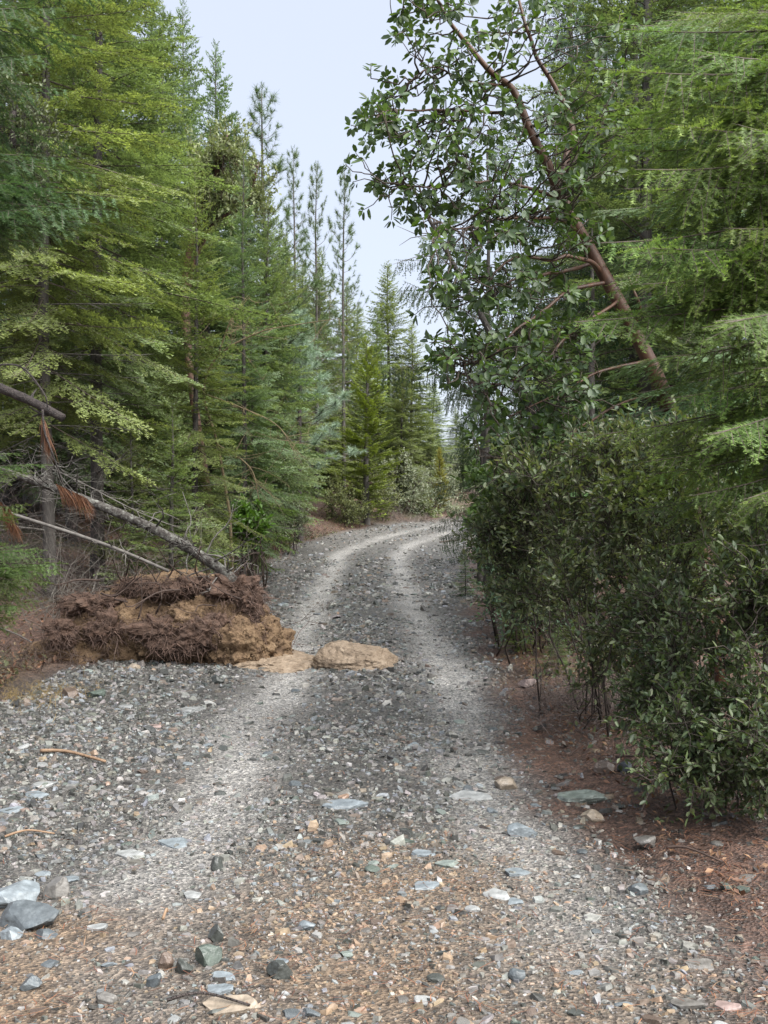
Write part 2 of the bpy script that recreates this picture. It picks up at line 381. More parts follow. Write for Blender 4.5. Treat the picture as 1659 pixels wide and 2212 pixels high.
def litter_pos(n):
    y = 2.4 + 13.5 * rng.random(n) ** 1.5; lo = np.full(n, -.42) * y - 1; hi = .42 * y + 1.4; x = lo + (hi - lo) * rng.random(n)
    tr, du, ta = zones(x, y); q = np.stack([x, y], -1)
    k = rng.random(n) < np.clip(.03 + .95 * du * np.clip(.5 + 1.2 * fbm(q * 1.2, 2, 77), .1, 1) + .35 * ss(.25, .6, fbm(q * 1.5, 3, 101)) * ss(-.2, .6, x) * ss(7, 4, y) + .10 * ta, 0, 1)
    return x[k], y[k]
lb = B(); RC = np.array([[.18, .080, .048], [.14, .062, .042], [.22, .11, .062], [.10, .05, .036], [.25, .16, .10]])
lb.add(*needles_on_ground(75000, litter_pos, rng, .085, .0032, RC))
litter = lb.build('needle_litter', M['deadneedle']); tag(litter, 'red brown fallen conifer needles along the road edges', 'needle litter', kind='stuff')

# ------------------------------------------------------------------ single stones
def ico(sub):
    t = (1 + 5 ** .5) / 2
    V = nrm(np.array([[-1, t, 0], [1, t, 0], [-1, -t, 0], [1, -t, 0], [0, -1, t], [0, 1, t], [0, -1, -t], [0, 1, -t], [t, 0, -1], [t, 0, 1], [-t, 0, -1], [-t, 0, 1]], float))
    F = [[0, 11, 5], [0, 5, 1], [0, 1, 7], [0, 7, 10], [0, 10, 11], [1, 5, 9], [5, 11, 4], [11, 10, 2], [10, 7, 6], [7, 1, 8], [3, 9, 4], [3, 4, 2], [3, 2, 6], [3, 6, 8], [3, 8, 9], [4, 9, 5], [2, 4, 11], [6, 2, 10], [8, 6, 7], [9, 8, 1]]
    V = list(map(tuple, V))
    for _ in range(sub):
        mid = {}; nf = []
        def m(a, b):
            k = (min(a, b), max(a, b))
            if k not in mid:
                v = np.array(V[a]) + np.array(V[b]); V.append(tuple(v / np.linalg.norm(v))); mid[k] = len(V) - 1
            return mid[k]
        for a, b_, c in F:
            x, y, z = m(a, b_), m(b_, c), m(c, a); nf += [[a, x, z], [b_, y, x], [c, z, y], [x, y, z]]
        F = nf
    return np.array(V), np.array(F)
ICO = {k: ico(k) for k in (1, 2, 3, 4, 5)}
def rock_shape(seed, sub, dims, planes=11, slab=False):
    r = rs(seed); V, F = ICO[sub]; V = V.copy()
    for k in range(planes):
        n = nrm(r.normal(0, 1, 3)); 
        if slab: n = nrm(n * np.array([1, 1, .25]))
        c = r.uniform(.5, .85); d = V @ n - c; V = V - np.maximum(d, 0)[:, None] * n
    if slab:
        n = nrm(np.array([r.normal(0, .08), r.normal(0, .08), 1])); c = .45; d = V @ n - c; V = V - np.maximum(d, 0)[:, None] * n
    V = V * (1 + .035 * vn(V * 5 + seed, seed))[:, None]
    V = V / np.abs(V).max(0); return V * np.asarray(dims) / 2, F
ST = {'blue': (.165, .19, .205), 'pale': (.25, .258, .255), 'green': (.175, .205, .185), 'dark': (.05, .055, .05), 'dgreen': (.075, .095, .08), 'brown': (.11, .08, .062), 'grey': (.135, .128, .118), 'tan': (.26, .215, .165), 'pink': (.235, .175, .16), 'slate': (.088, .102, .110)}
# sight x, sight y of the stone's foot, width, visible height (frame units), colour, slab?, name, label
HERO = [
 (750, 1750, 112, 22, 'blue', 1, 'flat_stone', 'long flat pale blue slab lying in the middle of the road'),
 (1262, 1732, 118, 28, 'green', 1, 'flat_stone', 'wide pale green slab beside the red needle litter'),
 (372, 1831, 74, 26, 'blue', 1, 'flat_stone', 'pointed blue slab between the tan gravel and left wheel track'),
 (272, 1856, 74, 22, 'pale', 1, 'flat_stone', 'layered pale slab just left of the pointed blue slab'),
 (146, 1908, 44, 32, 'blue', 1, 'stone', 'pale blue stone leaning behind the upright grey block'),
 (116, 1946, 58, 52, 'grey', 0, 'stone', 'upright grey brown block standing next to the two blue boulders'),
 (25, 1962, 130, 50, 'blue', 0, 'boulder', 'rear one of two blue boulders at the left edge of the road'),
 (48, 2006, 150, 56, 'slate', 0, 'boulder', 'front dark veined one of two blue boulders at the left edge'),
 (448, 2086, 62, 44, 'dgreen', 0, 'stone', 'big green block in the cluster of stones, with sharp faces'),
 (392, 2100, 46, 34, 'dark', 0, 'stone', 'dark brown stone in front of the big green block'),
 (356, 2095, 36, 34, 'brown', 0, 'stone', 'reddish brown stone leftmost in the cluster by the green block'),
 (466, 2042, 40, 36, 'dark', 0, 'stone', 'dark tilted stone behind the big green block'),
 (478, 2128, 58, 26, 'blue', 1, 'flat_stone', 'blue slab just in front of the big green block'),
 (470, 2156, 66, 32, 'blue', 1, 'flat_stone', 'tilted blue slab above the broad tan slab'),
 (604, 2120, 58, 36, 'dark', 0, 'stone', 'black stone with a blue slab on top of its back'),
 (600, 2094, 52, 20, 'blue', 1, 'flat_stone', 'small blue slab behind the black stone'),
 (505, 2196, 145, 44, 'tan', 1, 'flat_stone', 'broad cream slab half buried at the bottom of the picture'),
 (330, 2136, 34, 34, 'slate', 0, 'stone', 'rounded slate stone below the brown and green cluster'),
 (922, 1926, 66, 22, 'blue', 1, 'flat_stone', 'blue slab lying apart in the road between tan gravel and wheel track'),
 (1072, 1944, 66, 24, 'pale', 1, 'flat_stone', 'pale slab in the right wheel track, in front of the split slab'),
 (1122, 1894, 60, 22, 'blue', 1, 'flat_stone', 'split blue slab in the right wheel track'),
 (1112, 1956, 40, 18, 'blue', 1, 'flat_stone', 'small blue slab touching the pale slab in the right track'),
 (1128, 1806, 70, 26, 'blue', 0, 'stone', 'rounded blue grey stone in the right wheel track'),
 (966, 1872, 60, 20, 'green', 1, 'flat_stone', 'flat greenish stone right of the road centre near the tan patch'),
 (912, 1852, 64, 18, 'blue', 1, 'flat_stone', 'thin blue slab behind the flat greenish stone'),
 (1020, 1726, 96, 20, 'pale', 1, 'flat_stone', 'long pale slab behind the rounded stone of the right track'),
 (1094, 1696, 54, 26, 'tan', 0, 'stone', 'cream coloured block at the edge of the right wheel track'),
 (1308, 1674, 48, 28, 'brown', 0, 'stone', 'brown stone at the edge of the red needle litter'),
 (1354, 1670, 38, 22, 'slate', 0, 'stone', 'grey stone next to the brown one on the litter'),
 (1284, 1772, 52, 20, 'tan', 0, 'stone', 'cream stone in front of the wide green slab'),
 (402, 1540, 72, 18, 'pale', 1, 'flat_stone', 'pale flat slab on the wide gravel below the root plate'),
 (268, 1530, 44, 14, 'pale', 1, 'flat_stone', 'small pale slab left of the pale flat slab below the roots'),
 (326, 1576, 40, 18, 'pink', 1, 'flat_stone', 'pinkish white slab on the wide gravel'),
 (72, 1722, 60, 24, 'blue', 1, 'flat_stone', 'blue slab on the dark gravel at the left edge'),
 (84, 1704, 64, 20, 'pale', 1, 'flat_stone', 'pale broken slab behind the blue slab at the left edge'),
 (16, 1758, 60, 20, 'blue', 1, 'flat_stone', 'blue slab cut by the left edge of the picture'),
 (208, 1508, 46, 20, 'dgreen', 0, 'stone', 'mossy dark stone at the foot of the dry grass'),
 (152, 1508, 54, 18, 'brown', 0, 'stone', 'brown flat stone at the foot of the dry grass'),
 (286, 1446, 30, 14, 'tan', 0, 'stone', 'little pale stone at the foot of the root plate'),
 (470, 1478, 34, 20, 'dark', 0, 'stone', 'dark block on the gravel in front of the ochre soil'),
 (416, 1940, 50, 22, 'pale', 1, 'flat_stone', 'white slab in the left wheel track near the tan gravel'),
 (1520, 2098, 70, 28, 'grey', 1, 'flat_stone', 'grey slab in the sandy patch at the right edge'),
 (1486, 2184, 90, 30, 'grey', 1, 'flat_stone', 'grey slab beside the pink one in the bottom corner'),
 (1572, 2184, 66, 28, 'pink', 1, 'flat_stone', 'pink slab in the bottom corner of the road'),
 (205, 2014, 48, 18, 'pale', 1, 'flat_stone', 'white slab in front of the blue boulders'),
 (92, 2034, 56, 18, 'slate', 0, 'stone', 'slate stone in front of the veined boulder'),
 (18, 2034, 50, 22, 'blue', 0, 'stone', 'blue stone below the veined boulder at the picture edge'),
 (664, 2014, 44, 18, 'blue', 0, 'stone', 'small blue stone on the tan gravel'),
 (226, 2170, 50, 26, 'grey', 0, 'stone', 'warm grey stone at the bottom left of the tan gravel'),
 (60, 2146, 50, 26, 'slate', 0, 'stone', 'slate stone near the bottom left corner'),
 (466, 1876, 30, 30, 'dark', 0, 'stone', 'dark pebble pair standing at the edge of the tan gravel'),
 (1120, 2120, 44, 24, 'slate', 0, 'stone', 'slate stone in the gravel bank right of the track'),
 (1380, 1938, 46, 22, 'slate', 0, 'stone', 'slate stone on brown litter above the sandy patch'),
 (1400, 1826, 52, 20, 'grey', 0, 'stone', 'grey stone in the shade under the dark shrub'),
 (1140, 1482, 40, 16, 'pink', 0, 'stone', 'pinkish stone on the litter beside the far wheel track'),
]
hero_xy = []
for k, (px, py, w, h, c, slab, nm, lab) in enumerate(HERO):
    g = G(px, py); d = g[1]; W = w / FPX * d; 
    if slab:
        Dp = min(max(h / FPX * d * d / EYE * .75, W * .42), W * .85); Hh = W * .20 + .012; z = g[2] + Hh * .08; yy = d + Dp * .4
    else:
        Dp = W * .85; Hh = max(h / FPX * d * 1.5, W * .5); z = g[2] + Hh * .14; yy = d + Dp * .35
    V, F = rock_shape(500 + k, 3, (W, Dp, Hh), 9 if slab else 13, bool(slab))
    cc = np.array(ST[c]); C = cc * (1 + .18 * vn(V / W * 5 + k, k))[:, None]
    o = B().add(V, F, C).build(nm, M['rock']); r_ = rs(900 + k)
    o.location = (g[0], yy, z); o.rotation_euler = (r_.normal(0, .06) + (.10 if slab else 0), r_.normal(0, .06), r_.normal(0, .12)); tag(o, lab, 'stone', 'larger stones lying on the road'); hero_xy.append((g[0], yy))
hero_xy = np.array(hero_xy)
sm = [B().add(*rock_shape(700 + k, 2, (1, .8, .34 if k % 2 else .5), 10, k % 2 == 0)).mesh('stone', M['rock']) for k in range(10)]
rng = rs(77); cnt = 0; cw = {'blue': 'bluish', 'pale': 'pale', 'dark': 'blackish', 'grey': 'warm grey', 'slate': 'slate grey', 'dgreen': 'dark greenish', 'green': 'light greenish', 'brown': 'brown'}; keys = ['blue', 'pale', 'dark', 'grey', 'slate', 'dgreen', 'green', 'brown', 'dark', 'slate']
while cnt < 245:
    yv = 3.3 + 22 * rng.random() ** 1.9; lo = max(float(xl(yv)), -.38 * yv); hi = min(float(xr(yv)) + .5, .38 * yv); xv = rng.uniform(lo, hi)
    if np.min(np.hypot(hero_xy[:, 0] - xv, hero_xy[:, 1] - yv)) < .16: continue
    if 10.9 < yv < 13.5 and xv < .3: continue
    s = rng.uniform(.05, .10) * np.interp(yv, [3, 8, 25], [.85, 1.15, 1.9]); kk = keys[rng.integers(0, 10)]; c = np.array(ST[kk]) * rng.uniform(.85, 1.2)
    o = link('stone', sm[rng.integers(0, 10)]); o.location = (xv, yv, H1(xv, yv) + s * .01); o.scale = (s, s, s); o.color = (*c, 1)
    o.rotation_euler = (rng.normal(0, .15), rng.normal(0, .15), rng.uniform(0, 6.3))
    cx_ = xv - float(xc(yv)); zn = ('in the gravel beyond the tan boulder' if yv > 13 else 'left of the wheel tracks' if cx_ < -1.3 else 'in the left wheel track' if cx_ < -.45 else 'between the wheel tracks' if cx_ < .4 else 'in the right wheel track' if xv < float(xr(yv)) - .2 else 'at the red brown right road edge')
    zn += ', near the picture bottom' if yv < 4.6 else ', further up' if yv < 8 else ''
    tag(o, 'small %s stone %s' % (cw[kk], zn), 'stone', 'small %s stones %s' % (cw[kk], zn)); cnt += 1

# tan boulder sunk in the road
g = G(766, 1447); V, F = rock_shape(42, 5, (1, 1, 1), 0)
V = ICO[5][0].copy(); F = ICO[5][1]
for n_, c_ in (((.10, -.12, 1), .78), ((-.45, -.5, .8), .88), ((.6, -.5, .75), .88), ((.5, .5, .7), .86)):
    n_ = nrm(np.array(n_)); dd = V @ n_ - c_; V = V - np.maximum(dd, 0)[:, None] * n_
V = V * (1 + .09 * fbm(V * 1.7, 4, 4) + .035 * fbm(V * np.array([3, 3, 14]), 3, 8) + .035 * fbm(V * 12, 3, 12) - .05 * np.maximum(0, .12 - np.abs(fbm(V * 2.3, 2, 33))) / .12)[:, None]
V = V * np.array([.46, .52, .30])
o = B().add(V, F).build('boulder', M['boulder'], smooth=True); o.location = (g[0] + .0, g[1] + .42, g[2] - .045); o.rotation_euler = (0, .05, .2)
tag(o, 'large tan boulder sunk between the wheel tracks of the road', 'boulder')
# ------------------------------------------------------------------ foliage building blocks
def needle_blades(p0, p1, up, step, ln, wd, col, rng, droop=0., tip=None, upfrac=.5):
    """single-triangle needles along twigs; col is (n,3) per twig"""
    l = np.linalg.norm(p1 - p0, axis=1); n = np.maximum((l / step).astype(int), 2); idx = np.repeat(np.arange(len(p0)), n); N = len(idx)
    t = rng.random(N); d = nrm(p1 - p0)[idx]; upv = up[idx]; s = nrm(np.cross(d, upv)); un = np.cross(s, d)
    p = p0[idx] + (p1 - p0)[idx] * t[:, None]; p[:, 2] -= droop * l[idx] * t * t
    sg = np.where(rng.random(N) < .5, -1., 1.); uz = rng.uniform(-.25, 1, N) * upfrac
    nd = nrm(d * rng.uniform(.35, .8, (N, 1)) + s * (sg * rng.uniform(.5, 1, N))[:, None] + un * uz[:, None])
    L = ln * rng.uniform(.7, 1.15, N) * (1 - .35 * t)
    hw = d * wd / 2
    V = np.stack([p - hw, p + hw, p + nd * L[:, None]], 1).reshape(-1, 3)
    C = col[idx]
    if tip is not None: C = C * (1 - ss(.55, 1, t)[:, None]) + np.asarray(tip) * ss(.55, 1, t)[:, None]
    C = C * rng.uniform(.82, 1.18, (N, 1))
    return V, np.arange(3 * N).reshape(-1, 3), np.repeat(C, 3, 0)

def branch(L, rng, kind='fir', step2=.06, l2=.42, ang=56, sag=.10, needle=(.030, .010, .012), col=(.108, .136, .072), tip=(.160, .190, .086), tert=True, bare=.12, wood_r=.011, live=True, hang=0., tstep=.042):
    """returns (crown V,F,C), (wood V,F); the branch runs along +X, Z is up"""
    col = np.asarray(col, float); tip = np.asarray(tip, float)
    K = 9; t = np.linspace(0, 1, K)
    ax = np.stack([t * L, .05 * L * np.sin(t * 3 + rng.uniform(0, 6)) * t, -sag * L * t ** 1.6 + (.05 * L * t ** 4 if kind != 'weep' else 0)], -1)
    def A(s): return np.stack([np.interp(s, t * L, ax[:, k]) for k in range(3)], -1)
    P0, P1, C = [], [], []
    s = bare * L; k = 0
    while s < L * .985:
        f = s / L
        if kind == 'cedar': prof = min(1, f * 2.5) * (1 - f) ** .7 + .10
        else: prof = min(1, .35 + f * 2.2) * (1 - f) ** .75 + .07
        l = l2 * L ** .75 * prof * rng.uniform(.65, 1.15); sd = -1 if k % 2 else 1
        a = R(ang * rng.uniform(.8, 1.15) * (1 - .3 * f)); p = A(s)
        if kind == 'weep':
            l = rng.uniform(.25, 1) * .62 * (L ** .5) * (1 - .45 * f); d = np.array([.10 + .1 * rng.normal(), sd * rng.uniform(.02, .30), -1.])
        elif kind == 'cedar': d = np.array([math.cos(a), sd * math.sin(a), rng.normal(-.12, .10) - .25 * prof])
        else: d = np.array([math.cos(a) + hang * rng.normal(0, .25), sd * math.sin(a), rng.normal(-.08, .14) - hang * rng.uniform(-.1, 1.5)])
        d /= np.linalg.norm(d); e = p + d * l; 
        if kind == 'fir': e[2] -= .10 * l
        P0.append(p); P1.append(e); cv = col * rng.uniform(.8, 1.2); C.append(cv * (1 - f * .4) + tip * f * .4)
        if tert and l > .14:
            q = .22 * l; j = 0
            stp = tstep if kind != 'cedar' else tstep * .75
            while q < l * .95:
                r = q / l; ll = min(.38 * l, .17) * (1 - r * .75) * rng.uniform(.6, 1.2); s2 = -1 if j % 2 else 1
                if kind == 'weep':
                    dd = nrm(np.array([rng.normal(0, .35), rng.normal(0, .35), -1.])); ll = .10 * rng.uniform(.5, 1.2)
                else:
                    side = np.cross([0, 0, 1.], d); side /= np.linalg.norm(side); dd = d * .65 + side * s2 * .75 + np.array([0, 0, rng.normal(-.05 if kind == 'fir' else -.15, .15)]); dd /= np.linalg.norm(dd)
                pp = p + (e - p) * r; P0.append(pp); P1.append(pp + dd * ll); C.append(cv * (1 - r * .5) + tip * r * .5)
                q += stp * rng.uniform(.7, 1.3) * max(1, l / .5); j += 1
        s += step2 * rng.uniform(.6, 1.4) * max(.8, L / 1.6) ** .5; k += 1
    P0.append(A(L * .8)); P1.append(A(L) + np.array([.04, 0, 0])); C.append(tip)
    P0, P1, C = np.array(P0), np.array(P1), np.array(C)
    up = nrm(np.array([[0, 0, 1.]]) + rng.normal(0, .15, (len(P0), 3)))
    if kind == 'weep': up = nrm(rng.normal(0, 1, (len(P0), 3)))
    cr = needle_blades(P0, P1, up, needle[2], needle[0], needle[1], C, rng, .06 if kind == 'fir' else 0, tip if kind != 'weep' else None, .55 if kind == 'fir' else (.9 if kind == 'weep' else .12)) if live else None
    wb = B(); wb.add(*tube(ax, wood_r * (L / 1.5) ** .6 * (1 - .85 * t), 4))
    big = np.linalg.norm(P1 - P0, axis=1) > (.10 if live else .05)
    wb.add(*(flats if live else strips)(P0[big], P1[big], np.full(big.sum(), .0030 * (L / 1.5) ** .3), np.full(big.sum(), .0012)))
    return cr, wb.get()[:2]

def tuft_branch(L, rng, nt=8, nl=.20, nn=56, col=(.07, .11, .045), wood_r=.012, lift=.25, droop=0.):
    """pine branch: bare limb with brushes of long needles at the shoot ends"""
    t = np.linspace(0, 1, 8); ax = np.stack([t * L, .06 * L * np.sin(t * 4 + rng.uniform(0, 6)), lift * L * (t ** 2 - .55 * t)], -1)
    wb = B(); wb.add(*tube(ax, wood_r * (L / 1.2) ** .7 * (1 - .7 * t), 4)); ends = [(ax[-1], nrm(ax[-1] - ax[-2]))]
    for k in range(nt - 1):
        f = rng.uniform(.3, .97); p = np.array([np.interp(f, t, ax[:, i]) for i in range(3)]); sd = 1 if k % 2 else -1
        d = nrm(np.array([rng.uniform(.4, 1), sd * rng.uniform(.4, 1), rng.uniform(0, .7)])); l = rng.uniform(.10, .38) * L * (1.1 - f * .6) + .05
        ends.append((p + d * l, d)); wb.add(*tube(np.array([p, p + d * l * .5 + [0, 0, -.02 * L], p + d * l]), [.006, .005, .004], 3))
    Vs, Cs = [], []
    for p, d in ends:
        n = int(nn * rng.uniform(.75, 1.2)); back = rng.uniform(0, .14, n) * (nl / .15); q = p - d * back[:, None]
        nd = nrm(d * rng.uniform(-.1, 1.3, (n, 1)) + rng.normal(0, .55, (n, 3)) - np.array([0, 0, droop])); l = nl * rng.uniform(.65, 1.1, n)
        s = nrm(np.cross(nd, rng.normal(0, 1, (n, 3)))) * (.0022 + .0018 * (nl / .15))
        Vs.append(np.stack([q - s, q + s, q + nd * l[:, None]], 1).reshape(-1, 3)); Cs.append(np.repeat(np.asarray(col) * rng.uniform(.75, 1.25, (n, 1)), 3, 0))
    V = np.concatenate(Vs); return (V, np.arange(len(V)).reshape(-1, 3), np.concatenate(Cs)), wb.get()[:2]

def place(V, az, el, roll, sc, org):
    ca, sa, ce, se, cr, sr = math.cos(az), math.sin(az), math.cos(el), math.sin(el), math.cos(roll), math.sin(roll)
    Rx = np.array([[1, 0, 0], [0, cr, -sr], [0, sr, cr]]); Ry = np.array([[ce, 0, -se], [0, 1, 0], [se, 0, ce]]); Rz = np.array([[ca, -sa, 0], [sa, ca, 0], [0, 0, 1]])
    return (V * sc) @ (Rz @ Ry @ Rx).T + org

def trunk_tube(h, r, rng, lean=.01, n=10, k=22):
    t = np.linspace(0, 1, k); p = np.stack([lean * h * fbm(np.stack([t * 3, t * 0 + 3.3], -1), 2, 5), lean * h * fbm(np.stack([t * 3, t * 0 + 9.1], -1), 2, 6), t * h - .25], -1)
    rad = r * (1 - t) ** .8 + .008; rad[0] *= 1.35; rad[1] *= 1.1
    return p, tube(p, rad, n)

def conifer(h, rng, variants, dead=None, crown0=1.2, dead0=.4, Lmax=2.2, dens=11, trunk_r=.11, el=(-18, 40), prof=.85, widest=.15, lean=.008):
    """variants: {length: [(crown, wood), ...]}; returns dict of builders at the origin"""
    axis, (tv, tf) = trunk_tube(h, trunk_r, rng, lean)
    crown, limbs, deadb = B(), B(), B(); keys = sorted(variants)
    def at(z): return np.array([np.interp(z, axis[:, 2], axis[:, 0]), np.interp(z, axis[:, 2], axis[:, 1]), z])
    z = crown0; az = rng.uniform(0, 6.3)
    while z < h - .12:
        f = (z - crown0) / (h - crown0); pr = (ss(0, widest, f) * .45 + .55) * (1 - f) ** prof
        L = max(Lmax * pr * rng.uniform(.6, 1.18), .16)
        key = min(keys, key=lambda q: abs(math.log(q / L))); cr, wd = variants[key][rng.integers(0, len(variants[key]))]
        e = R(el[0] + (el[1] - el[0]) * f ** 1.3 + rng.normal(0, 7)); az += 2.4 + rng.normal(0, .35); roll = rng.normal(0, .22)
        sc = L / key; o = at(z)
        crown.add(place(cr[0], az, e, roll, sc, o), cr[1], cr[2] * rng.uniform(.82, 1.2)); limbs.add(place(wd[0], az, e, roll, sc, o), wd[1])
        z += (1 / dens) * rng.uniform(.5, 1.5) * (1 - .35 * f)
    if dead:
        z = dead0
        while z < crown0 + h * .12:
            L = Lmax * rng.uniform(.3, .85); dk = min(dead, key=lambda q: abs(q - L)); wd = dead[dk][rng.integers(0, len(dead[dk]))]; az += 2.4 + rng.normal(0, .5)
            deadb.add(place(wd[0], az, R(rng.uniform(-22, 12)), rng.normal(0, .3), L / dk, at(z)), wd[1]); z += rng.uniform(.06, .2)
    tb = B(); tb.add(tv, tf)
    return dict(h=h, trunk=tb, limbs=limbs, crown=crown, dead=deadb)

class Proto:
    def __init__(s, d, leafmat, bark='bark', wood='wood', deadmat='greytwig'):
        s.h = d['h']; s.m = {'trunk': d['trunk'].mesh('trunk', M[bark], True), 'crown': d['crown'].mesh('crown', M[leafmat])}
        if d['limbs'].n: s.m['limbs'] = d['limbs'].mesh('limbs', M[wood])
        if d['dead'].n: s.m['dead_branches'] = d['dead'].mesh('dead_branches', M[deadmat])
    def put(s, name, label, cat, loc, h, rz, tint=(1, 1, 1), group=None, wide=1.0):
        k = h / s.h; t = thing(name, label, cat, loc, group); t.rotation_euler = (0, 0, rz); t.scale = (k * wide, k * wide, k)
        for nm, me in s.m.items():
            o = link(nm, me, t)
            if nm == 'crown': o.color = (*tint, 1)
        return t

rng = rs(3)
FIR = {L: [branch(L, rng, 'fir', step2=.046, sag=sg, needle=(.052, .0185, .0118)) for sg in (.08, .16, .12)[:nv]] for L, nv in ((.35, 2), (.8, 3), (1.5, 3), (2.3, 3))}
DEAD = {L: [branch(L, rng, 'fir', step2=.11, sag=.12, live=False)[1] for _ in range(3)] for L in (.7, 1.4)}
WEEP = {L: [branch(L, rng, 'weep', step2=.045, sag=.16, needle=(.042, .023, .0165), col=(.05, .085, .038), tip=(.06, .10, .045)) for _ in range(3)] for L in (.7, 1.5, 2.4)}
CED = {L: [branch(L, rng, 'cedar', step2=.042, l2=.36, ang=48, sag=.05, needle=(.060, .030, .011), col=(.13, .155, .045), tip=(.19, .22, .05)) for _ in range(3)] for L in (.4, .9)}
PIN = {L: [tuft_branch(L, rng, nt, .22, 60, lift=.55) for _ in range(3)] for L, nt in ((.5, 3), (1.1, 5), (1.9, 9))}
PINY = {L: [tuft_branch(L, rng, nt, .16, 60, (.16, .21, .16), lift=.3) for _ in range(3)] for L, nt in ((.4, 5), (.9, 9), (1.4, 14))}
pr = {}
pr['fir_a'] = Proto(conifer(12.5, rs(1), FIR, DEAD, crown0=2.2, dead0=.5, Lmax=2.5, dens=15, trunk_r=.078), 'needle')
pr['fir_b'] = Proto(conifer(10, rs(2), FIR, DEAD, crown0=.9, dead0=.4, Lmax=2.1, dens=18, trunk_r=.075, el=(-14, 45)), 'needle')
FIRF = {L: [branch(L, rng, 'fir', step2=.055, sag=sg, tstep=.06, needle=(.085, .034, .019)) for sg in (.08, .15)] for L in (.35, .8, 1.5, 2.3)}
pr['fir_f'] = Proto(conifer(10, rs(12), FIRF, None, crown0=.5, Lmax=2.55, dens=23, trunk_r=.10, el=(-14, 45), prof=.75), 'needle')
pr['fir_c'] = Proto(conifer(3.2, rs(4), FIR, None, crown0=.2, Lmax=1.15, dens=30, trunk_r=.035, el=(-5, 45)), 'needle')
pr['weep'] = Proto(conifer(13, rs(5), WEEP, None, crown0=1.6, Lmax=2.3, dens=10, trunk_r=.13, el=(-8, 30), prof=.7), 'needle')
pr['weep_s'] = Proto(conifer(11.5, rs(15), WEEP, None, crown0=4.4, Lmax=3.0, dens=6.0, trunk_r=.10, el=(2, 35), prof=.55), 'needle')
pr['cedar'] = Proto(conifer(6, rs(6), CED, None, crown0=.25, Lmax=1.0, dens=34, trunk_r=.07, el=(15, 60), prof=.55, widest=.25), 'cedar')
pr['pine'] = Proto(conifer(16, rs(7), PIN, DEAD, crown0=4.0, dead0=1.5, Lmax=2.2, dens=5.2, trunk_r=.14, el=(5, 50), prof=.55), 'pine')
pr['pine_y'] = Proto(conifer(5.3, rs(8), PINY, DEAD, crown0=1.5, dead0=.6, Lmax=1.15, dens=13, trunk_r=.06, el=(10, 55), prof=.55), 'pine', 'darkbark')

# broad leaves ---------------------------------------------------------------------------------
LEAF6 = (np.array([[0, 0, 0], [.5, 0, -.06], [1, 0, -.05], [.28, .42, .06], [.72, .40, .03], [.28, -.42, .06], [.72, -.40, .03]]), np.array([[0, 1, 3], [3, 1, 4], [4, 1, 2], [0, 5, 1], [5, 6, 1], [6, 2, 1]]))
LEAF2 = (np.array([[0, 0, 0], [.5, .5, .08], [1, 0, 0], [.5, -.5, .08]]), np.array([[0, 2, 1], [0, 3, 2]]))
def leaves(tpl, pos, dirs, ups, ln, wd, col, rng):
    tv, tf = tpl; d = nrm(dirs); s = nrm(np.cross(ups, d)); u = np.cross(d, s)
    V = pos[:, None] + d[:, None] * (tv[None, :, :1] * ln[:, None, None]) + s[:, None] * (tv[None, :, 1:2] * wd[:, None, None]) + u[:, None] * (tv[None, :, 2:] * ln[:, None, None])
    F = np.arange(len(pos))[:, None, None] * len(tv) + tf[None]
    return V.reshape(-1, 3), F.reshape(-1, 3), np.repeat(col, len(tv), 0)
def leaf_frame(d, u):
    d = d / np.linalg.norm(d); s = np.cross(u, d); s /= np.linalg.norm(s); return d, s, np.cross(d, s)

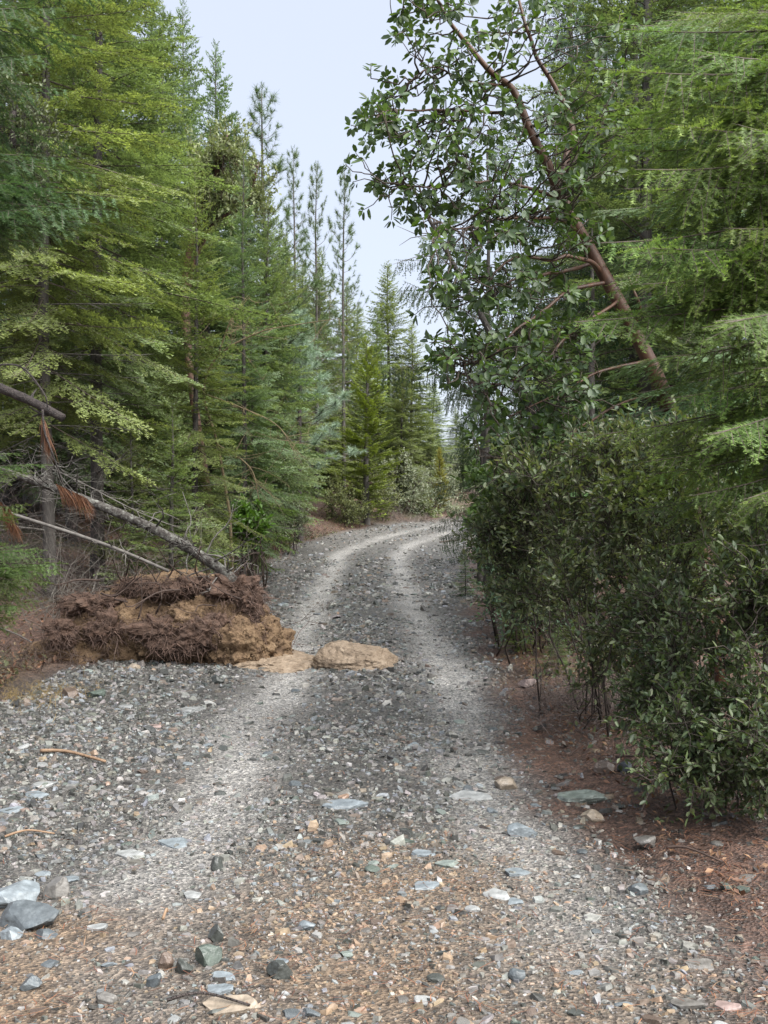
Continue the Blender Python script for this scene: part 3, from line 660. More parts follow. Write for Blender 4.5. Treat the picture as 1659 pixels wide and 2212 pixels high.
def shrub_parts(base, ells, nst, rng, leafL, asp, cols, tpl, twigs=6, lpt=9, twl=.26, stem_r=.009, spread=.25, surf=.45, fork=None):
    """stems from the base into a set of ellipsoids (centre, radii); leaves along the end twigs. Returns stems builder and leaf arrays"""
    wb = B(); Lp, Ld, Lu, tp0, tp1, prims = [], [], [], [], [], []; base = np.asarray(base, float)
    vol = np.array([np.prod(e[1]) ** .62 for e in ells]); vol /= vol.sum()
    for k in range(nst):
        c, r = ells[rng.choice(len(ells), p=vol)]; v = nrm(rng.normal(0, 1, 3)) * rng.random() ** surf; tgt = np.asarray(c) + v * np.asarray(r)
        b0 = base + (tgt - base) * np.array([1, 1, 0]) * rng.uniform(.1, .85) + np.array([rng.normal(0, spread * .4), rng.normal(0, spread * .4), 0]); b0[2] = H1(b0[0], b0[1]) - .03 if base[2] < 50 else b0[2]
        prim = fork is None and k < max(14, nst // 9)
        if fork is None and not prim:
            pc = np.concatenate(prims); j = np.argmin(np.linalg.norm(pc - tgt, axis=1) + .15 * rng.random(len(pc))); b0 = pc[j].copy()
        if fork is not None: b0 = fork[int(rng.integers(0, len(fork)))] + rng.normal(0, .02, 3)
        if prim and tgt[2] < b0[2] + .05: tgt[2] = b0[2] + rng.uniform(.05, .3)
        m = b0 + (tgt - b0) * np.array([.35, .35, .65]) + rng.normal(0, .12 if prim else .05, 3); c_ = bez(b0, m, tgt, 7); c_[1:-1] += rng.normal(0, .025, (5, 3))
        if prim: prims.append(c_[2:])
        L = np.linalg.norm(tgt - b0); wb.add(*tube(c_, (stem_r * (.6 + .4 * L) * (1.6 if prim else 1)) * np.linspace(1, .25, 7), 3))
        out = nrm(tgt - (base + np.array([0, 0, .4])))
        for j in range(twigs):
            f = rng.uniform(.5, 1) ** .7 * 6; i0 = min(int(f), 5); p = c_[i0] + (c_[i0 + 1] - c_[i0]) * (f - i0)
            d = nrm(out * .7 + rng.normal(0, .6, 3) + np.array([0, 0, .25])); l = twl * rng.uniform(.5, 1.3); e = p + d * l; q = (p + e) / 2 + rng.normal(0, .025, 3)
            tp0 += [p, q]; tp1 += [q, e]
            n = int(lpt * rng.uniform(.7, 1.3)); t = np.sort(rng.random(n)) ** .8; pp = (1 - t)[:, None] ** 2 * p + (2 * t * (1 - t))[:, None] * q + (t * t)[:, None] * e
            Lp.append(pp); Ld.append(nrm(d * .7 + rng.normal(0, .6, (n, 3)))); Lu.append(nrm(np.array([0, 0, 1.]) + rng.normal(0, .5, (n, 3))))
    wb.add(*strips(np.array(tp0), np.array(tp1), np.tile([.0034, .0025], len(tp0) // 2), np.tile([.0025, .0012], len(tp0) // 2)))
    Lp, Ld, Lu = np.concatenate(Lp), np.concatenate(Ld), np.concatenate(Lu); n = len(Lp)
    ln = leafL * rng.uniform(.6, 1.25, n); cols = np.asarray(cols); C = cols[rng.integers(0, len(cols), n)] * rng.uniform(.8, 1.2, (n, 1))
    return wb, (Lp, Ld, Lu, ln, ln * asp, C)
def leaf_objects(t, arr, tpl, mat, count, view, meshes):
    """the leaves that show largest become parts of their own, the rest stay one part"""
    Lp, Ld, Lu, ln, wd, C = arr; v = np.linalg.norm(Lp - np.array([0, 0, EYE]), axis=1) / ln + np.where(view(Lp), 0, 1e6)
    vv = v * rs(5).uniform(.8, 1.25, len(v)); idx = np.argsort(vv)[:count]; org = np.array(t.location)
    for i in idx:
        d, s, u = leaf_frame(Ld[i], Lu[i]); o = link('leaf', meshes[i % len(meshes)], t)
        Mx = Matrix(((*(d * ln[i])[:1], s[0] * wd[i], u[0] * ln[i], Lp[i][0] - org[0]), (d[1] * ln[i], s[1] * wd[i], u[1] * ln[i], Lp[i][1] - org[1]), (d[2] * ln[i], s[2] * wd[i], u[2] * ln[i], Lp[i][2] - org[2]), (0, 0, 0, 1)))
        o.matrix_basis = Mx; o.color = (*C[i], 1)
    k = np.ones(len(Lp), bool); k[idx] = False
    return tuple(a[k] for a in arr)
def in_view(p): return (np.abs(p[:, 0] / p[:, 1]) < .345) & (np.abs((p[:, 2] - EYE) / p[:, 1]) < .46)
def shrub(name, label, cat, base, ells, nst, seed, leafL, asp, cols, tpl=LEAF2, mat='matleaf', group=None, nobj=0, wood='wood', trunks=None, **kw):
    base = np.array([base[0], base[1], H1(base[0], base[1])]); t = thing(name, label, cat, base, group); r = rs(seed)
    if trunks:
        kw['fork'] = []
        for pts, r0 in trunks:
            c = spline([base - [0, 0, .1]] + [P(*q) for q in pts], 26); B().add(*tube(c - base, np.linspace(r0, r0 * .3, 26), 8)).build('trunk', M[wood], t, True); kw['fork'] += list(c[10:])
    wb, arr = shrub_parts(base, ells, nst, r, leafL, asp, cols, tpl, **kw)
    wb.V = [v - base for v in wb.V]; so = wb.build('stems', M[wood], t, True); so.color = (.5, .45, .42, 1)
    if nobj: arr = leaf_objects(t, arr, tpl, mat, nobj, in_view, [B().add(tpl[0] * np.array([1, 1, s]), tpl[1]).mesh('leaf', M[mat], True) for s in (1, 2, -1.2)])
    V, F, C = leaves(tpl, arr[0] - base, arr[1], arr[2], arr[3], arr[4], arr[5], r); o = B().add(V, F, C).build('foliage', M[mat], t, True); tag(o, kind='stuff')
    return t
# ------------------------------------------------------------------ trees standing along the road
def stand(proto, name, px, d, label, top=None, h=None, tint=(1, 1, 1), wide=1.0, rz=0., group=None, cat='tree'):
    x = (px - 829.5) / FPX * d; z = H1(x, d)
    if h is None: h = EYE + (1106 - top) / FPX * d - z
    return pr[proto].put(name, label, cat, (x, d, z), h, rz, tint, group, wide)
LG, RG, FG = 'firs of the left roadside stand', 'conifers of the right roadside', 'far pines rising above the left stand'
YG, BGN, GRN, DK, OL = (1.55, 1.55, 1.12), (1.1, 1.32, 1.36), (1.25, 1.36, 1.2), (1.0, 1.16, 1.12), (1.42, 1.42, 1.22)
for a in [
 ('fir_a', 'fir_tree', 105, 15.0, 'fir with yellow green sprays and bare grey trunk behind the upper broken log', None, 13.5, YG, 1.0, .3, LG),
 ('fir_a', 'fir_tree', 215, 17.5, 'tall fir cut by the top edge, next to the sky, with drooping green sprays', None, 14.5, GRN, 1.1, 1.1, LG),
 ('fir_b', 'fir_tree', 160, 21.5, 'dark bluish fir behind the bare grey trunk', None, 14, DK, 1.0, 2.2, LG),
 ('fir_b', 'fir_tree', 425, 18.5, 'yellow green fir above the fallen lichen covered trunk', 335, None, YG, 1.05, .9, LG),
 ('fir_b', 'fir_tree', 525, 22.5, 'dense blue green fir between the yellow green fir and the silvery pine', 318, None, BGN, .85, 3.7, LG),
 ('fir_f', 'fir_tree', 575, 32.0, 'slim green fir just behind the dense blue green fir', 400, None, GRN, .8, 5.0, LG),
 ('fir_f', 'fir_tree', 245, 27.0, 'tall fir in the second row behind the dark bluish fir', None, 18, GRN, .9, 4.1, LG),
 ('fir_f', 'fir_tree', 400, 38.0, 'thin far fir with open pointed top highest against the sky', -6, None, BGN, .62, 2.0, FG),
 ('fir_f', 'fir_tree', 470, 34.0, 'far bluish fir with narrow top right of the highest open one', 82, None, BGN, .72, 1.3, FG),
 ('fir_f', 'fir_tree', 615, 41.0, 'olive fir behind the silvery young pine', 500, None, OL, .85, 4.4, LG),
 ('fir_f', 'fir_tree', 690, 48.0, 'olive green fir below the three far pines, the nearer one', 530, None, OL, .9, .4, LG),
 ('fir_f', 'fir_tree', 750, 52.0, 'olive green fir below the three far pines, next to the road gap', 598, None, OL, .8, 2.9, LG),
 ('fir_f', 'fir_tree', 815, 50.0, 'fir behind the yellow green cedar column', 660, None, GRN, .85, 3.3, LG),
 ('fir_f', 'fir_tree', 868, 48.5, 'dark green fir behind the grey green manzanita', 770, None, (1.0, 1.0, .8), 1.05, 5.6, LG),
 ('fir_f', 'fir_tree', 930, 54.0, 'small far fir beside the sky gap over the road bend', 900, None, OL, 1.0, 1.9, LG),
 ('fir_f', 'fir_tree', 545, 24.5, 'low deep green fir reaching down to the road behind the root plate', 690, None, (1.05, 1.25, .9), .82, 1.6, LG),
 ('fir_c', 'fir_tree', 372, 15.5, 'young green fir right behind the fallen lichen covered trunk', 850, None, GRN, 1.1, .2, LG),
 ('fir_c', 'fir_tree', 285, 17.0, 'young fir half hidden by dead twigs behind the fallen trunk', 905, None, (1.2, 1.15, .9), 1.0, 2.5, LG),
 ('fir_a', 'fir_tree', -90, 18.5, 'fir at the left picture edge behind the near dark sprays', None, 14, (1.1, 1.0, .8), 1.0, 5.1, LG),
 ('fir_f', 'fir_tree', 30, 24.0, 'shaded fir deep in the stand at the left edge', None, 15, DK, 1.0, 3.9, LG),
 ('fir_f', 'fir_tree', 140, 33.0, 'far fir deep in the left stand, mostly hidden', None, 17, DK, 1.1, 4.9, LG),
 ('fir_f', 'fir_tree', 330, 32.0, 'far fir hidden behind the tall fir next to the sky', None, 15.5, DK, 1.0, .7, LG),
 ('fir_f', 'fir_tree', 450, 30.0, 'fir in shade between the yellow green and the blue green fir', 330, None, DK, 1.1, 5.9, LG),
 ('fir_f', 'fir_tree', 690, 52.0, 'distant fir filling the gap under the far pines', 640, None, OL, 1.2, 1.0, LG),
 ('fir_f', 'fir_tree', 600, 44.0, 'distant fir filling the gap left of the three far pines', 480, None, GRN, 1.0, 5.4, LG),
 ('fir_f', 'fir_tree', 838, 54.0, 'full olive fir directly behind the cedar column', 560, None, OL, 1.1, 3.1, LG),
 ('fir_f', 'fir_tree', 890, 53.0, 'full olive fir standing over the rounded manzanita', 690, None, OL, 1.2, 0.2, LG),
 ('fir_f', 'fir_tree', 935, 58.0, 'full olive fir next to the remaining sky gap at the bend', 830, None, GRN, 1.5, 5.2, LG),
 ('fir_f', 'fir_tree', 1000, 57.0, 'bushy fir straight behind the end of the road', 930, None, GRN, 1.8, 1.7, RG),
 ('fir_f', 'fir_tree', 905, 72.0, 'hazy fir closing the sky gap, left of the two beyond the bend', 850, None, OL, 1.3, 0.3, RG),
 ('fir_f', 'fir_tree', 985, 78.0, 'hazy fir closing the sky gap, right of the two beyond the bend', 880, None, OL, 1.4, 1.3, RG),
 ('fir_f', 'fir_tree', 1075, 70.0, 'hidden far fir behind the low weeping spruce', 850, None, OL, 1.3, 2.3, RG),
 ('fir_f', 'fir_tree', 945, 90.0, 'lowest far fir on the horizon of the road gap', 935, None, OL, 1.6, 4.3, RG),
 ('fir_f', 'fir_tree', 655, 60.0, 'pale distant fir at the foot of the middle far pine', 560, None, OL, 1.1, 3.0, LG),
 ('fir_f', 'fir_tree', 770, 60.0, 'pale distant fir between the rightmost far pine and the cedar column', 650, None, OL, 1.1, 5.0, LG),
 ('fir_f', 'fir_tree', 712, 46.0, 'young olive fir between the silvery pine and the cedar column', 830, None, YG, 1.3, 1.2, LG),
 ('fir_f', 'fir_tree', 515, 34.0, 'far fir behind the loose olive leaved madrone crown', 250, None, BGN, 1.0, 2.7, LG),
 ('fir_f', 'fir_tree', 850, 66.0, 'farthest fir in the gap above the road bend', 800, None, OL, 1.1, 0.8, LG),
 ('pine', 'pine_tree', 350, 30.0, 'pine with tufted top leftmost against the sky', 8, None, (.9, .95, .9), .8, .4, FG),
 ('pine', 'pine_tree', 572, 34.0, 'open pine with tufted branches standing highest beside the big sky gap', 178, None, (1.1, 1.15, .9), 1.05, 2.4, FG),
 ('pine', 'pine_tree', 637, 44.0, 'leftmost of the three slender far pines', 312, None, (1.1, 1.1, .85), .75, 1.4, FG),
 ('pine', 'pine_tree', 683, 45.0, 'middle one of the three slender far pines', 346, None, (1.15, 1.1, .85), .75, 3.4, FG),
 ('pine', 'pine_tree', 741, 46.0, 'rightmost of the three slender far pines', 352, None, (1.1, 1.1, .85), .75, 4.4, FG),
 ('pine_y', 'young_pine', 648, 35.5, 'silvery young pine with bare dark lower trunk left of the road bend', 664, None, (1.35, 1.4, 1.4), 1.25, .5, None),
 ('cedar', 'cedar_tree', 793, 42.5, 'yellow green column shaped cedar left of the road bend', 722, None, (1.1, 1.2, .9), 1.45, .6, None),
 ('cedar', 'cedar_tree', 950, 50.0, 'small golden cedar behind the manzanita at the bend', 965, None, (1.35, 1.1, .8), 1.3, 2.6, None),
 ('weep_s', 'weeping_spruce', 1055, 21.0, 'open weeping spruce with thin hanging cords against the sky behind the madrone', 255, None, (1.15, 1.15, 1.0), 1.0, .5, RG),
 ('weep', 'weeping_spruce', 1040, 22.5, 'low dark weeping spruce hanging over the road bend', 740, None, (.85, .95, .9), 1.35, 1.5, RG),
 ('weep', 'weeping_spruce', 1235, 19.0, 'tall weeping spruce behind the madrone trunk', None, 13.5, (.9, 1.05, .95), .8, 2.8, RG),
 ('weep', 'weeping_spruce', 1370, 15.0, 'weeping spruce between the madrone and the near bright fir', None, 12.5, (.8, 1.0, .95), .9, 4.2, RG),
 ('fir_b', 'fir_tree', 1400, 13.2, 'full dark fir filling the space between the madrone trunk and the grey cedar', None, 11.5, GRN, 1.15, 0.6, RG),
 ('fir_b', 'fir_tree', 1270, 16.5, 'full green fir right behind the crown of the madrone', None, 10.5, GRN, 1.0, 3.6, RG),
 ('fir_f', 'fir_tree', 1150, 25.0, 'bushy fir right of the road bend behind the low weeping spruce', 720, None, GRN, 1.1, 2.4, RG),
 ('fir_a', 'fir_tree', 1500, 17.0, 'shaded fir behind the near bright fir, beside the grey cedar', None, 14, DK, 1.0, 3.3, RG),
 ('fir_b', 'fir_tree', 1640, 13.0, 'dark fir at the right edge behind the near bright fir', None, 12, DK, 1.0, .9, RG),
 ('fir_f', 'fir_tree', 1180, 29.0, 'green fir behind the thin grey leaning trunk', 700, None, GRN, 1.0, 5.2, RG),
 ('fir_f', 'fir_tree', 1310, 25.0, 'tall shaded fir two rows behind the madrone', 130, None, DK, 1.0, 3.0, RG),
 ('fir_f', 'fir_tree', 1060, 40.0, 'fir beyond the bend behind the low weeping spruce', 870, None, GRN, 1.0, 2.2, RG),
 ('fir_f', 'fir_tree', 1010, 62.0, 'distant fir at the end of the road under the sky gap', 940, None, OL, 1.0, 4.0, RG),
 ('fir_f', 'fir_tree', 1120, 58.0, 'distant fir behind the road bend to the right', 880, None, OL, 1.1, .1, RG),
 ('fir_f', 'fir_tree', 1420, 24.0, 'deep shaded fir at the back of the right roadside', None, 14, DK, 1.1, 1.1, RG),
 ('fir_f', 'fir_tree', 1560, 26.0, 'deep shaded fir rearmost near the right edge', None, 15, DK, 1.2, 2.1, RG),
 ('fir_c', 'fir_seedling', 1115, 12.4, 'bright little fir seedling on the road edge below the dead brush', None, .62, (1.3, 1.5, .8), 1.5, .8, None),
 ('fir_c', 'fir_seedling', 1205, 10.6, 'dark green fir seedling in front of the dead twigs', None, .5, (1.0, 1.25, .9), 1.5, 3.8, None),
 ('fir_c', 'fir_seedling', 1385, 7.9, 'light green fir seedling at the foot of the evergreen shrubs', None, .32, (1.3, 1.5, 1.0), 1.6, 4.8, None),
 ('fir_c', 'fir_seedling', 1150, 15.2, 'blue green fir seedling between bright shrub and dead brush', None, 1.35, (.9, 1.3, 1.1), 1.2, 1.8, None),
 ('fir_c', 'fir_seedling', 1005, 19.5, 'grey green fir seedling nearest the far right road edge', None, .75, (.9, 1.2, 1.1), 1.3, 2.8, None),
]:
    stand(a[0], a[1], a[2], a[3], a[4], a[5], a[6], a[7], a[8], a[9], a[10])

# near trees whose branches can be told apart -------------------------------------------------
def near_tree(name, label, base, h, r, tips, variants, leafmat, lift, tint, seed, group=None, bark='bark'):
    base = np.array([base[0], base[1], H1(*base)]); t = thing(name, label, 'tree', base, group); g = rs(seed)
    ax, (tv, tf) = trunk_tube(h, r, g, .006); B().add(tv, tf).build('trunk', M[bark], t, True); keys = sorted(variants)
    for (px, py, d) in tips:
        tip = P(px, py, d) - base; hd = np.hypot(tip[0], tip[1]); z0 = tip[2] + lift * hd; v = tip - np.array([0, 0, z0]); L = np.linalg.norm(v)
        k = min(keys, key=lambda q: abs(math.log(q / L))); cm, wm = variants[k][g.integers(0, len(variants[k]))]
        o = link('branch', wm, t); o.location = (0, 0, z0); s = L / k; o.scale = (s, s, s)
        o.rotation_euler = (g.normal(0, .25), -math.atan2(v[2], hd) - .08, math.atan2(v[1], v[0])); c = link('needles', cm, o); q = g.uniform(.82, 1.2); c.color = (tint[0] * q * g.uniform(.9, 1.12), tint[1] * q, tint[2] * q, 1)
    return t
g = rs(21)
def meshes(variants, leafmat): return {k: [(B().add(*c).mesh('needles', M[leafmat]), B().add(*w).mesh('branch', M['wood'])) for c, w in vs] for k, vs in variants.items()}
NF = meshes({L: [branch(L, g, 'fir', step2=.034, l2=.40, sag=.10, hang=hg, tstep=.03, needle=(.027, .0048, .0024), col=(.066, .100, .044), tip=(.118, .158, .056), wood_r=.008) for hg in (.1, .55, .9)] for L in (1.0, 1.8)}, 'needle')
NC = meshes({L: [branch(L, g, 'cedar', step2=.034, l2=.42, ang=46, sag=.16, tstep=.034, needle=(.024, .0085, .0032), col=(.085, .125, .07), tip=(.13, .185, .105), wood_r=.008) for _ in range(3)] for L in (1.0, 1.8)}, 'cedar')
tipsR = [(1255, 310, 5.6), (1335, 175, 5.9), (1290, 430, 5.8), (1255, 700, 5.7), (1300, 735, 5.4), (1275, 965, 5.8), (1360, 480, 6), (1500, 130, 5.2), (1450, 230, 5.5), (1560, 300, 4.9), (1500, 600, 5.4), (1580, 720, 4.9), (1450, 880, 5.6), (1540, 960, 5.1), (1480, 1085, 5.7), (1600, 1100, 5.2), (1625, 1250, 5.4), (1400, 570, 6.1), (1350, 850, 6.2), (1650, 430, 4.8), (1650, 60, 5), (1540, 20, 5.5), (1380, 1010, 6), (1420, 700, 6.3), (1480, 400, 6), (1570, 520, 5.8), (1620, 850, 5.6), (1330, 620, 6.2), (1440, 60, 6), (1580, 180, 6), (1400, 340, 6.4), (1520, 1180, 6), (1640, 640, 6.2), (1600, 980, 6.3), (1370, 1130, 6.3), (1440, 1190, 6.1), (1300, 1070, 6.6), (1530, 1260, 5.9), (1410, 940, 5.7)]
g3 = rs(777); tipsR += [(float(g3.uniform(1245, 1640)), float(q), float(g3.uniform(5.2, 6.5))) for q in np.linspace(40, 1080, 34)]
near_tree('fir_tree', 'near bright green fir with long drooping sprays at the right edge', (2.95, 6.3), 9, .09, tipsR, NF, 'needle', .22, (1.75, 1.85, 1.35), 31)
tipsL = [(245, 470, 8.2), (225, 400, 8.4), (175, 320, 8.6), (150, 510, 8), (110, 420, 7.8), (205, 120, 8.3), (150, 50, 8.2), (225, 0, 8.6), (60, 545, 8), (20, 470, 7.6), (50, 200, 8), (30, 90, 7.8), (100, 150, 8.6), (15, 360, 8.6), (60, 20, 8.5), (60, 690, 8.4), (235, 440, 7.9), (190, 470, 7.6), (150, 430, 7.4), (200, 380, 7.9), (80, 480, 7.4), (120, 350, 7.6), (40, 420, 7.2), (215, 505, 8.3), (170, 90, 7.8), (110, 30, 7.6), (60, 130, 7.4), (130, 200, 8), (100, 540, 7.7)]
near_tree('fir_tree', 'near blue green fir whose dark sprays hang in from the upper left edge', (-4.1, 8.3), 10, .10, tipsL, NF, 'needle', .20, (.82, 1.0, 1.12), 32)
tipsS = [(145, 1225, 9.6), (110, 1265, 9.2), (95, 1190, 9.8), (55, 1320, 9.1), (100, 1010, 9.9), (45, 985, 9.8), (70, 1100, 9.6), (20, 1240, 9.0), (20, 1340, 9.2), (0, 1180, 9.2), (85, 1300, 9.8), (10, 1050, 9.6), (130, 1240, 9.9), (60, 1200, 9.4), (40, 1280, 9.3), (80, 1230, 9.5), (60, 1030, 9.7), (30, 1120, 9.4), (110, 1210, 10.1)]
near_tree('fir_tree', 'small bright fir at the left edge beside the root plate', (-3.95, 9.9), 3.2, .035, tipsS, NF, 'needle', .02, (1.15, 1.25, 1.0), 33)
tipsC = [(1300, 30, 8.3), (1360, 110, 8), (1420, 20, 8.2), (1380, 430, 8.5), (1300, 440, 8.6), (1310, 780, 8.4), (1340, 300, 8.8), (1350, 640, 8.6), (1290, 850, 8.7), (1390, 930, 8.2), (1260, 900, 8.8), (1460, 180, 8.4), (1480, 330, 8.3), (1470, 520, 8.4), (1500, 760, 8.2), (1560, 440, 8.4), (1330, 1010, 8.5), (1420, 860, 8.6), (1450, 1000, 8.3), (1540, 880, 8.5), (1280, 560, 8.9), (1550, 60, 8.6)]
near_tree('cedar_tree', 'grey green cedar with flat fan sprays between the madrone and the near fir', (3.35, 9.3), 10, .12, tipsC, NC, 'cedar', .16, (1.5, 1.65, 1.5), 34)
tipsD = [(1180, 980, 11), (1250, 1000, 11.5), (1110, 1010, 11.8), (1220, 870, 12), (1300, 940, 11.5), (1160, 1080, 11.6), (1210, 930, 11), (1100, 930, 12.2), (1075, 960, 12.4), (1070, 1000, 12.6), (1140, 900, 12), (1270, 870, 11.8), (1330, 1000, 11.3), (1090, 1060, 12.2), (1150, 1010, 11.4), (1230, 1060, 11.2)]
near_tree('cedar_tree', 'young green cedar behind the madrone leaves and the evergreen shrub', (2.35, 12.4), 5, .06, tipsD, NC, 'cedar', .05, (1.1, 1.35, 1.0), 35)

# leaning madrone ------------------------------------------------------------------------------
def madrone():
    g = rs(50); bx = P(1545, 1330, 9.3); base = np.array([bx[0], bx[1], H1(bx[0], bx[1])])
    t = thing('madrone_tree', 'leaning madrone with smooth red trunk and large glossy oval leaves', 'tree', base)
    st = lambda pts: spline([P(*p) for p in pts], 40)
    s1 = st([(1560, 1440, 9.3), (1500, 1100, 9.2), (1440, 870, 9.1), (1380, 735, 9.0), (1300, 585, 8.9), (1225, 450, 8.8), (1180, 350, 8.7), (1144, 280, 8.65), (1109, 195, 8.6), (1060, 155, 8.5), (1005, 90, 8.4), (960, 30, 8.3), (920, -60, 8.2)])
    k = len(s1); r1 = np.interp(np.linspace(0, 1, k), [0, .25, .5, .7, 1], [.085, .060, .039, .025, .008])
    s1[0][2] = base[2] - .1
    b = B(); b.add(*tube(s1 - base, r1 * (1 + .05 * fbm(s1 * 6, 2, 2)), 12)); b.build('trunk', M['madrone'], t, True)
    limbs = [([(1210, 400, 8.8), (1222, 345, 8.9), (1230, 290, 9), (1222, 240, 9), (1180, 150, 8.9), (1140, 60, 8.8), (1112, -30, 8.8)], .034),
             ([(1300, 590, 8.9), (1262, 556, 8.7), (1205, 550, 8.5), (1110, 568, 8.3), (1055, 600, 8.2)], .022),
             ([(1285, 565, 8.9), (1215, 585, 8.7), (1140, 598, 8.5), (1080, 620, 8.4)], .019),
             ([(1365, 705, 9), (1372, 670, 8.9), (1366, 640, 8.8), (1358, 600, 8.8)], .022),
             ([(1310, 610, 8.9), (1220, 630, 8.7), (1150, 690, 8.5), (1080, 760, 8.3), (1000, 790, 8.2)], .018),
             ([(1130, 240, 8.65), (1060, 243, 8.5), (990, 240, 8.4), (900, 235, 8.2), (830, 240, 8.1)], .016),
             ([(1215, 430, 8.8), (1140, 400, 8.6), (1050, 385, 8.4), (950, 405, 8.2), (860, 400, 8.1)], .016),
             ([(1090, 185, 8.6), (1010, 170, 8.4), (940, 150, 8.3), (880, 180, 8.2)], .013),
             ([(1230, 300, 9), (1270, 330, 9), (1310, 240, 9), (1340, 160, 9)], .015),
             ([(1335, 650, 8.9), (1240, 720, 8.6), (1150, 800, 8.4), (1060, 830, 8.3), (980, 800, 8.2)], .014),
             ([(1250, 500, 8.85), (1180, 470, 8.5), (1090, 480, 8.2), (1000, 500, 8.1), (930, 470, 8.0)], .015),
             ([(1400, 780, 9), (1300, 800, 8.8), (1200, 850, 8.6), (1100, 900, 8.5)], .014), ([(1430, 850, 9.1), (1340, 880, 8.9), (1240, 940, 8.7), (1130, 980, 8.6), (1050, 990, 8.5)], .014)]
    lb = B(); wood = [(s1, r1)]
    for pts, r in limbs:
        c = st(pts); c = c + .045 * np.stack([fbm(c * 3.1 + q_, 2, 77) for q_ in (0, 9, 21)], -1) * np.sin(np.linspace(0, math.pi, len(c)))[:, None] * 1.6; rr = np.linspace(r, r * .3, len(c)); wood.append((c, rr)); o = B().add(*tube(c - base, rr, 7)).build('limb', M['madrone'], t, True)
    poly = [(880, 5, 60), (930, 60, 70), (1000, 30, 70), (1060, 90, 70), (1140, 40, 80), (1220, 60, 70), (920, 110, 60), (990, 190, 70), (1080, 240, 60), (880, 240, 70), (820, 250, 45), (800, 265, 40), (940, 300, 60), (1010, 330, 60), (1090, 350, 60), (860, 310, 50), (815, 400, 45), (880, 390, 60), (950, 430, 60), (1030, 450, 60), (1120, 430, 60), (1190, 260, 60), (1270, 180, 60), (1260, 330, 60), (1050, 530, 70), (970, 520, 60), (1130, 540, 60), (1180, 500, 50), (1000, 610, 60), (940, 650, 50), (1080, 640, 60), (1180, 620, 50), (1020, 700, 50), (950, 780, 45), (1010, 830, 55), (1090, 780, 55), (1160, 720, 50), (1160, 850, 60), (1240, 800, 60), (1290, 380, 50), (1330, 210, 50), (1080, 910, 50), (960, 640, 40), (900, 450, 40), (1230, 420, 40), (1130, 960, 60), (1040, 870, 50), (1000, 740, 50), (1210, 930, 60), (1250, 700, 50), (1280, 870, 60), (1060, 980, 60), (1150, 1000, 60), (1120, 700, 50), (1200, 770, 50), (1280, 500, 45), (1330, 300, 45), (1300, 60, 60), (1000, 260, 45)]
    skel = np.concatenate([w[0][4:] for w in wood[1:]] + [s1[14:]]); Lp, Ld, Lu = [], [], []
    for (px, py, rad) in poly:
        for j in range(5):
            tgt = P(px + g.normal(0, rad * .6), py + g.normal(0, rad * .5), 8.35 + g.normal(0, .42))
            q = skel[np.argmin(np.linalg.norm(skel - tgt, axis=1) + .25 * g.random(len(skel)))]; v = tgt - q
            m = q + v * .5 + np.array([0, 0, -.06]) + g.normal(0, .05, 3); c = bez(q, m, tgt, 7); c[1:-1] += g.normal(0, .012, (5, 3))
            lb.add(*tube(c - base, np.linspace(.008, .0035, 7), 5))
            for e in range(3):
                f = g.uniform(.35, 1) if e else 1.; p = q + (tgt - q) * f if e == 0 else c[min(int(f * 6), 6)]
                d = nrm(nrm(v) * .6 + g.normal(0, .55, 3) + np.array([0, 0, .35])); L = g.uniform(.06, .20); tp = p + d * L
                lb.add(*tube(np.array([p, (p + tp) / 2 + g.normal(0, .015, 3), tp])- base, [.0045, .0035, .0025], 4))
                n = int(g.integers(6, 11)); an = np.arange(n) * 2.4 + g.uniform(0, 6)
                ref = nrm(np.cross(d, [.3, .2, 1])); r2 = np.cross(d, ref); out = np.cos(an)[:, None] * ref + np.sin(an)[:, None] * r2
                ld = nrm(out * g.uniform(.6, 1.1, (n, 1)) + d * g.uniform(.0, .8, (n, 1)) - np.array([0, 0, .22])); Lp.append(tp - d * g.uniform(0, .05, (n, 1)) + ld * .018); Ld.append(ld); Lu.append(nrm(d + np.array([0, 0, .8]) + g.normal(0, .3, (n, 3))))
    lb.build('twigs', M['wood'], t, True); Lp, Ld, Lu = map(np.concatenate, (Lp, Ld, Lu)); n = len(Lp); ln = g.uniform(.050, .086, n)
    cols = np.array([[.05, .085, .032], [.062, .105, .035], [.06, .095, .05], [.08, .13, .035], [.07, .105, .062]]); C = cols[g.integers(0, 5, n)] * g.uniform(.8, 1.2, (n, 1))
    arr = (Lp, Ld, Lu, ln, ln * .56, C)
    arr = leaf_objects(t, arr, LEAF6, 'leaf', 300, in_view, [B().add(LEAF6[0] * np.array([1, 1, s]), LEAF6[1]).mesh('leaf', M['leaf'], True) for s in (1, 2, 3)])
    V, F, C = leaves(LEAF6, arr[0] - base, *arr[1:6], g); tag(B().add(V, F, C).build('foliage', M['leaf'], t, True), kind='stuff')
madrone()

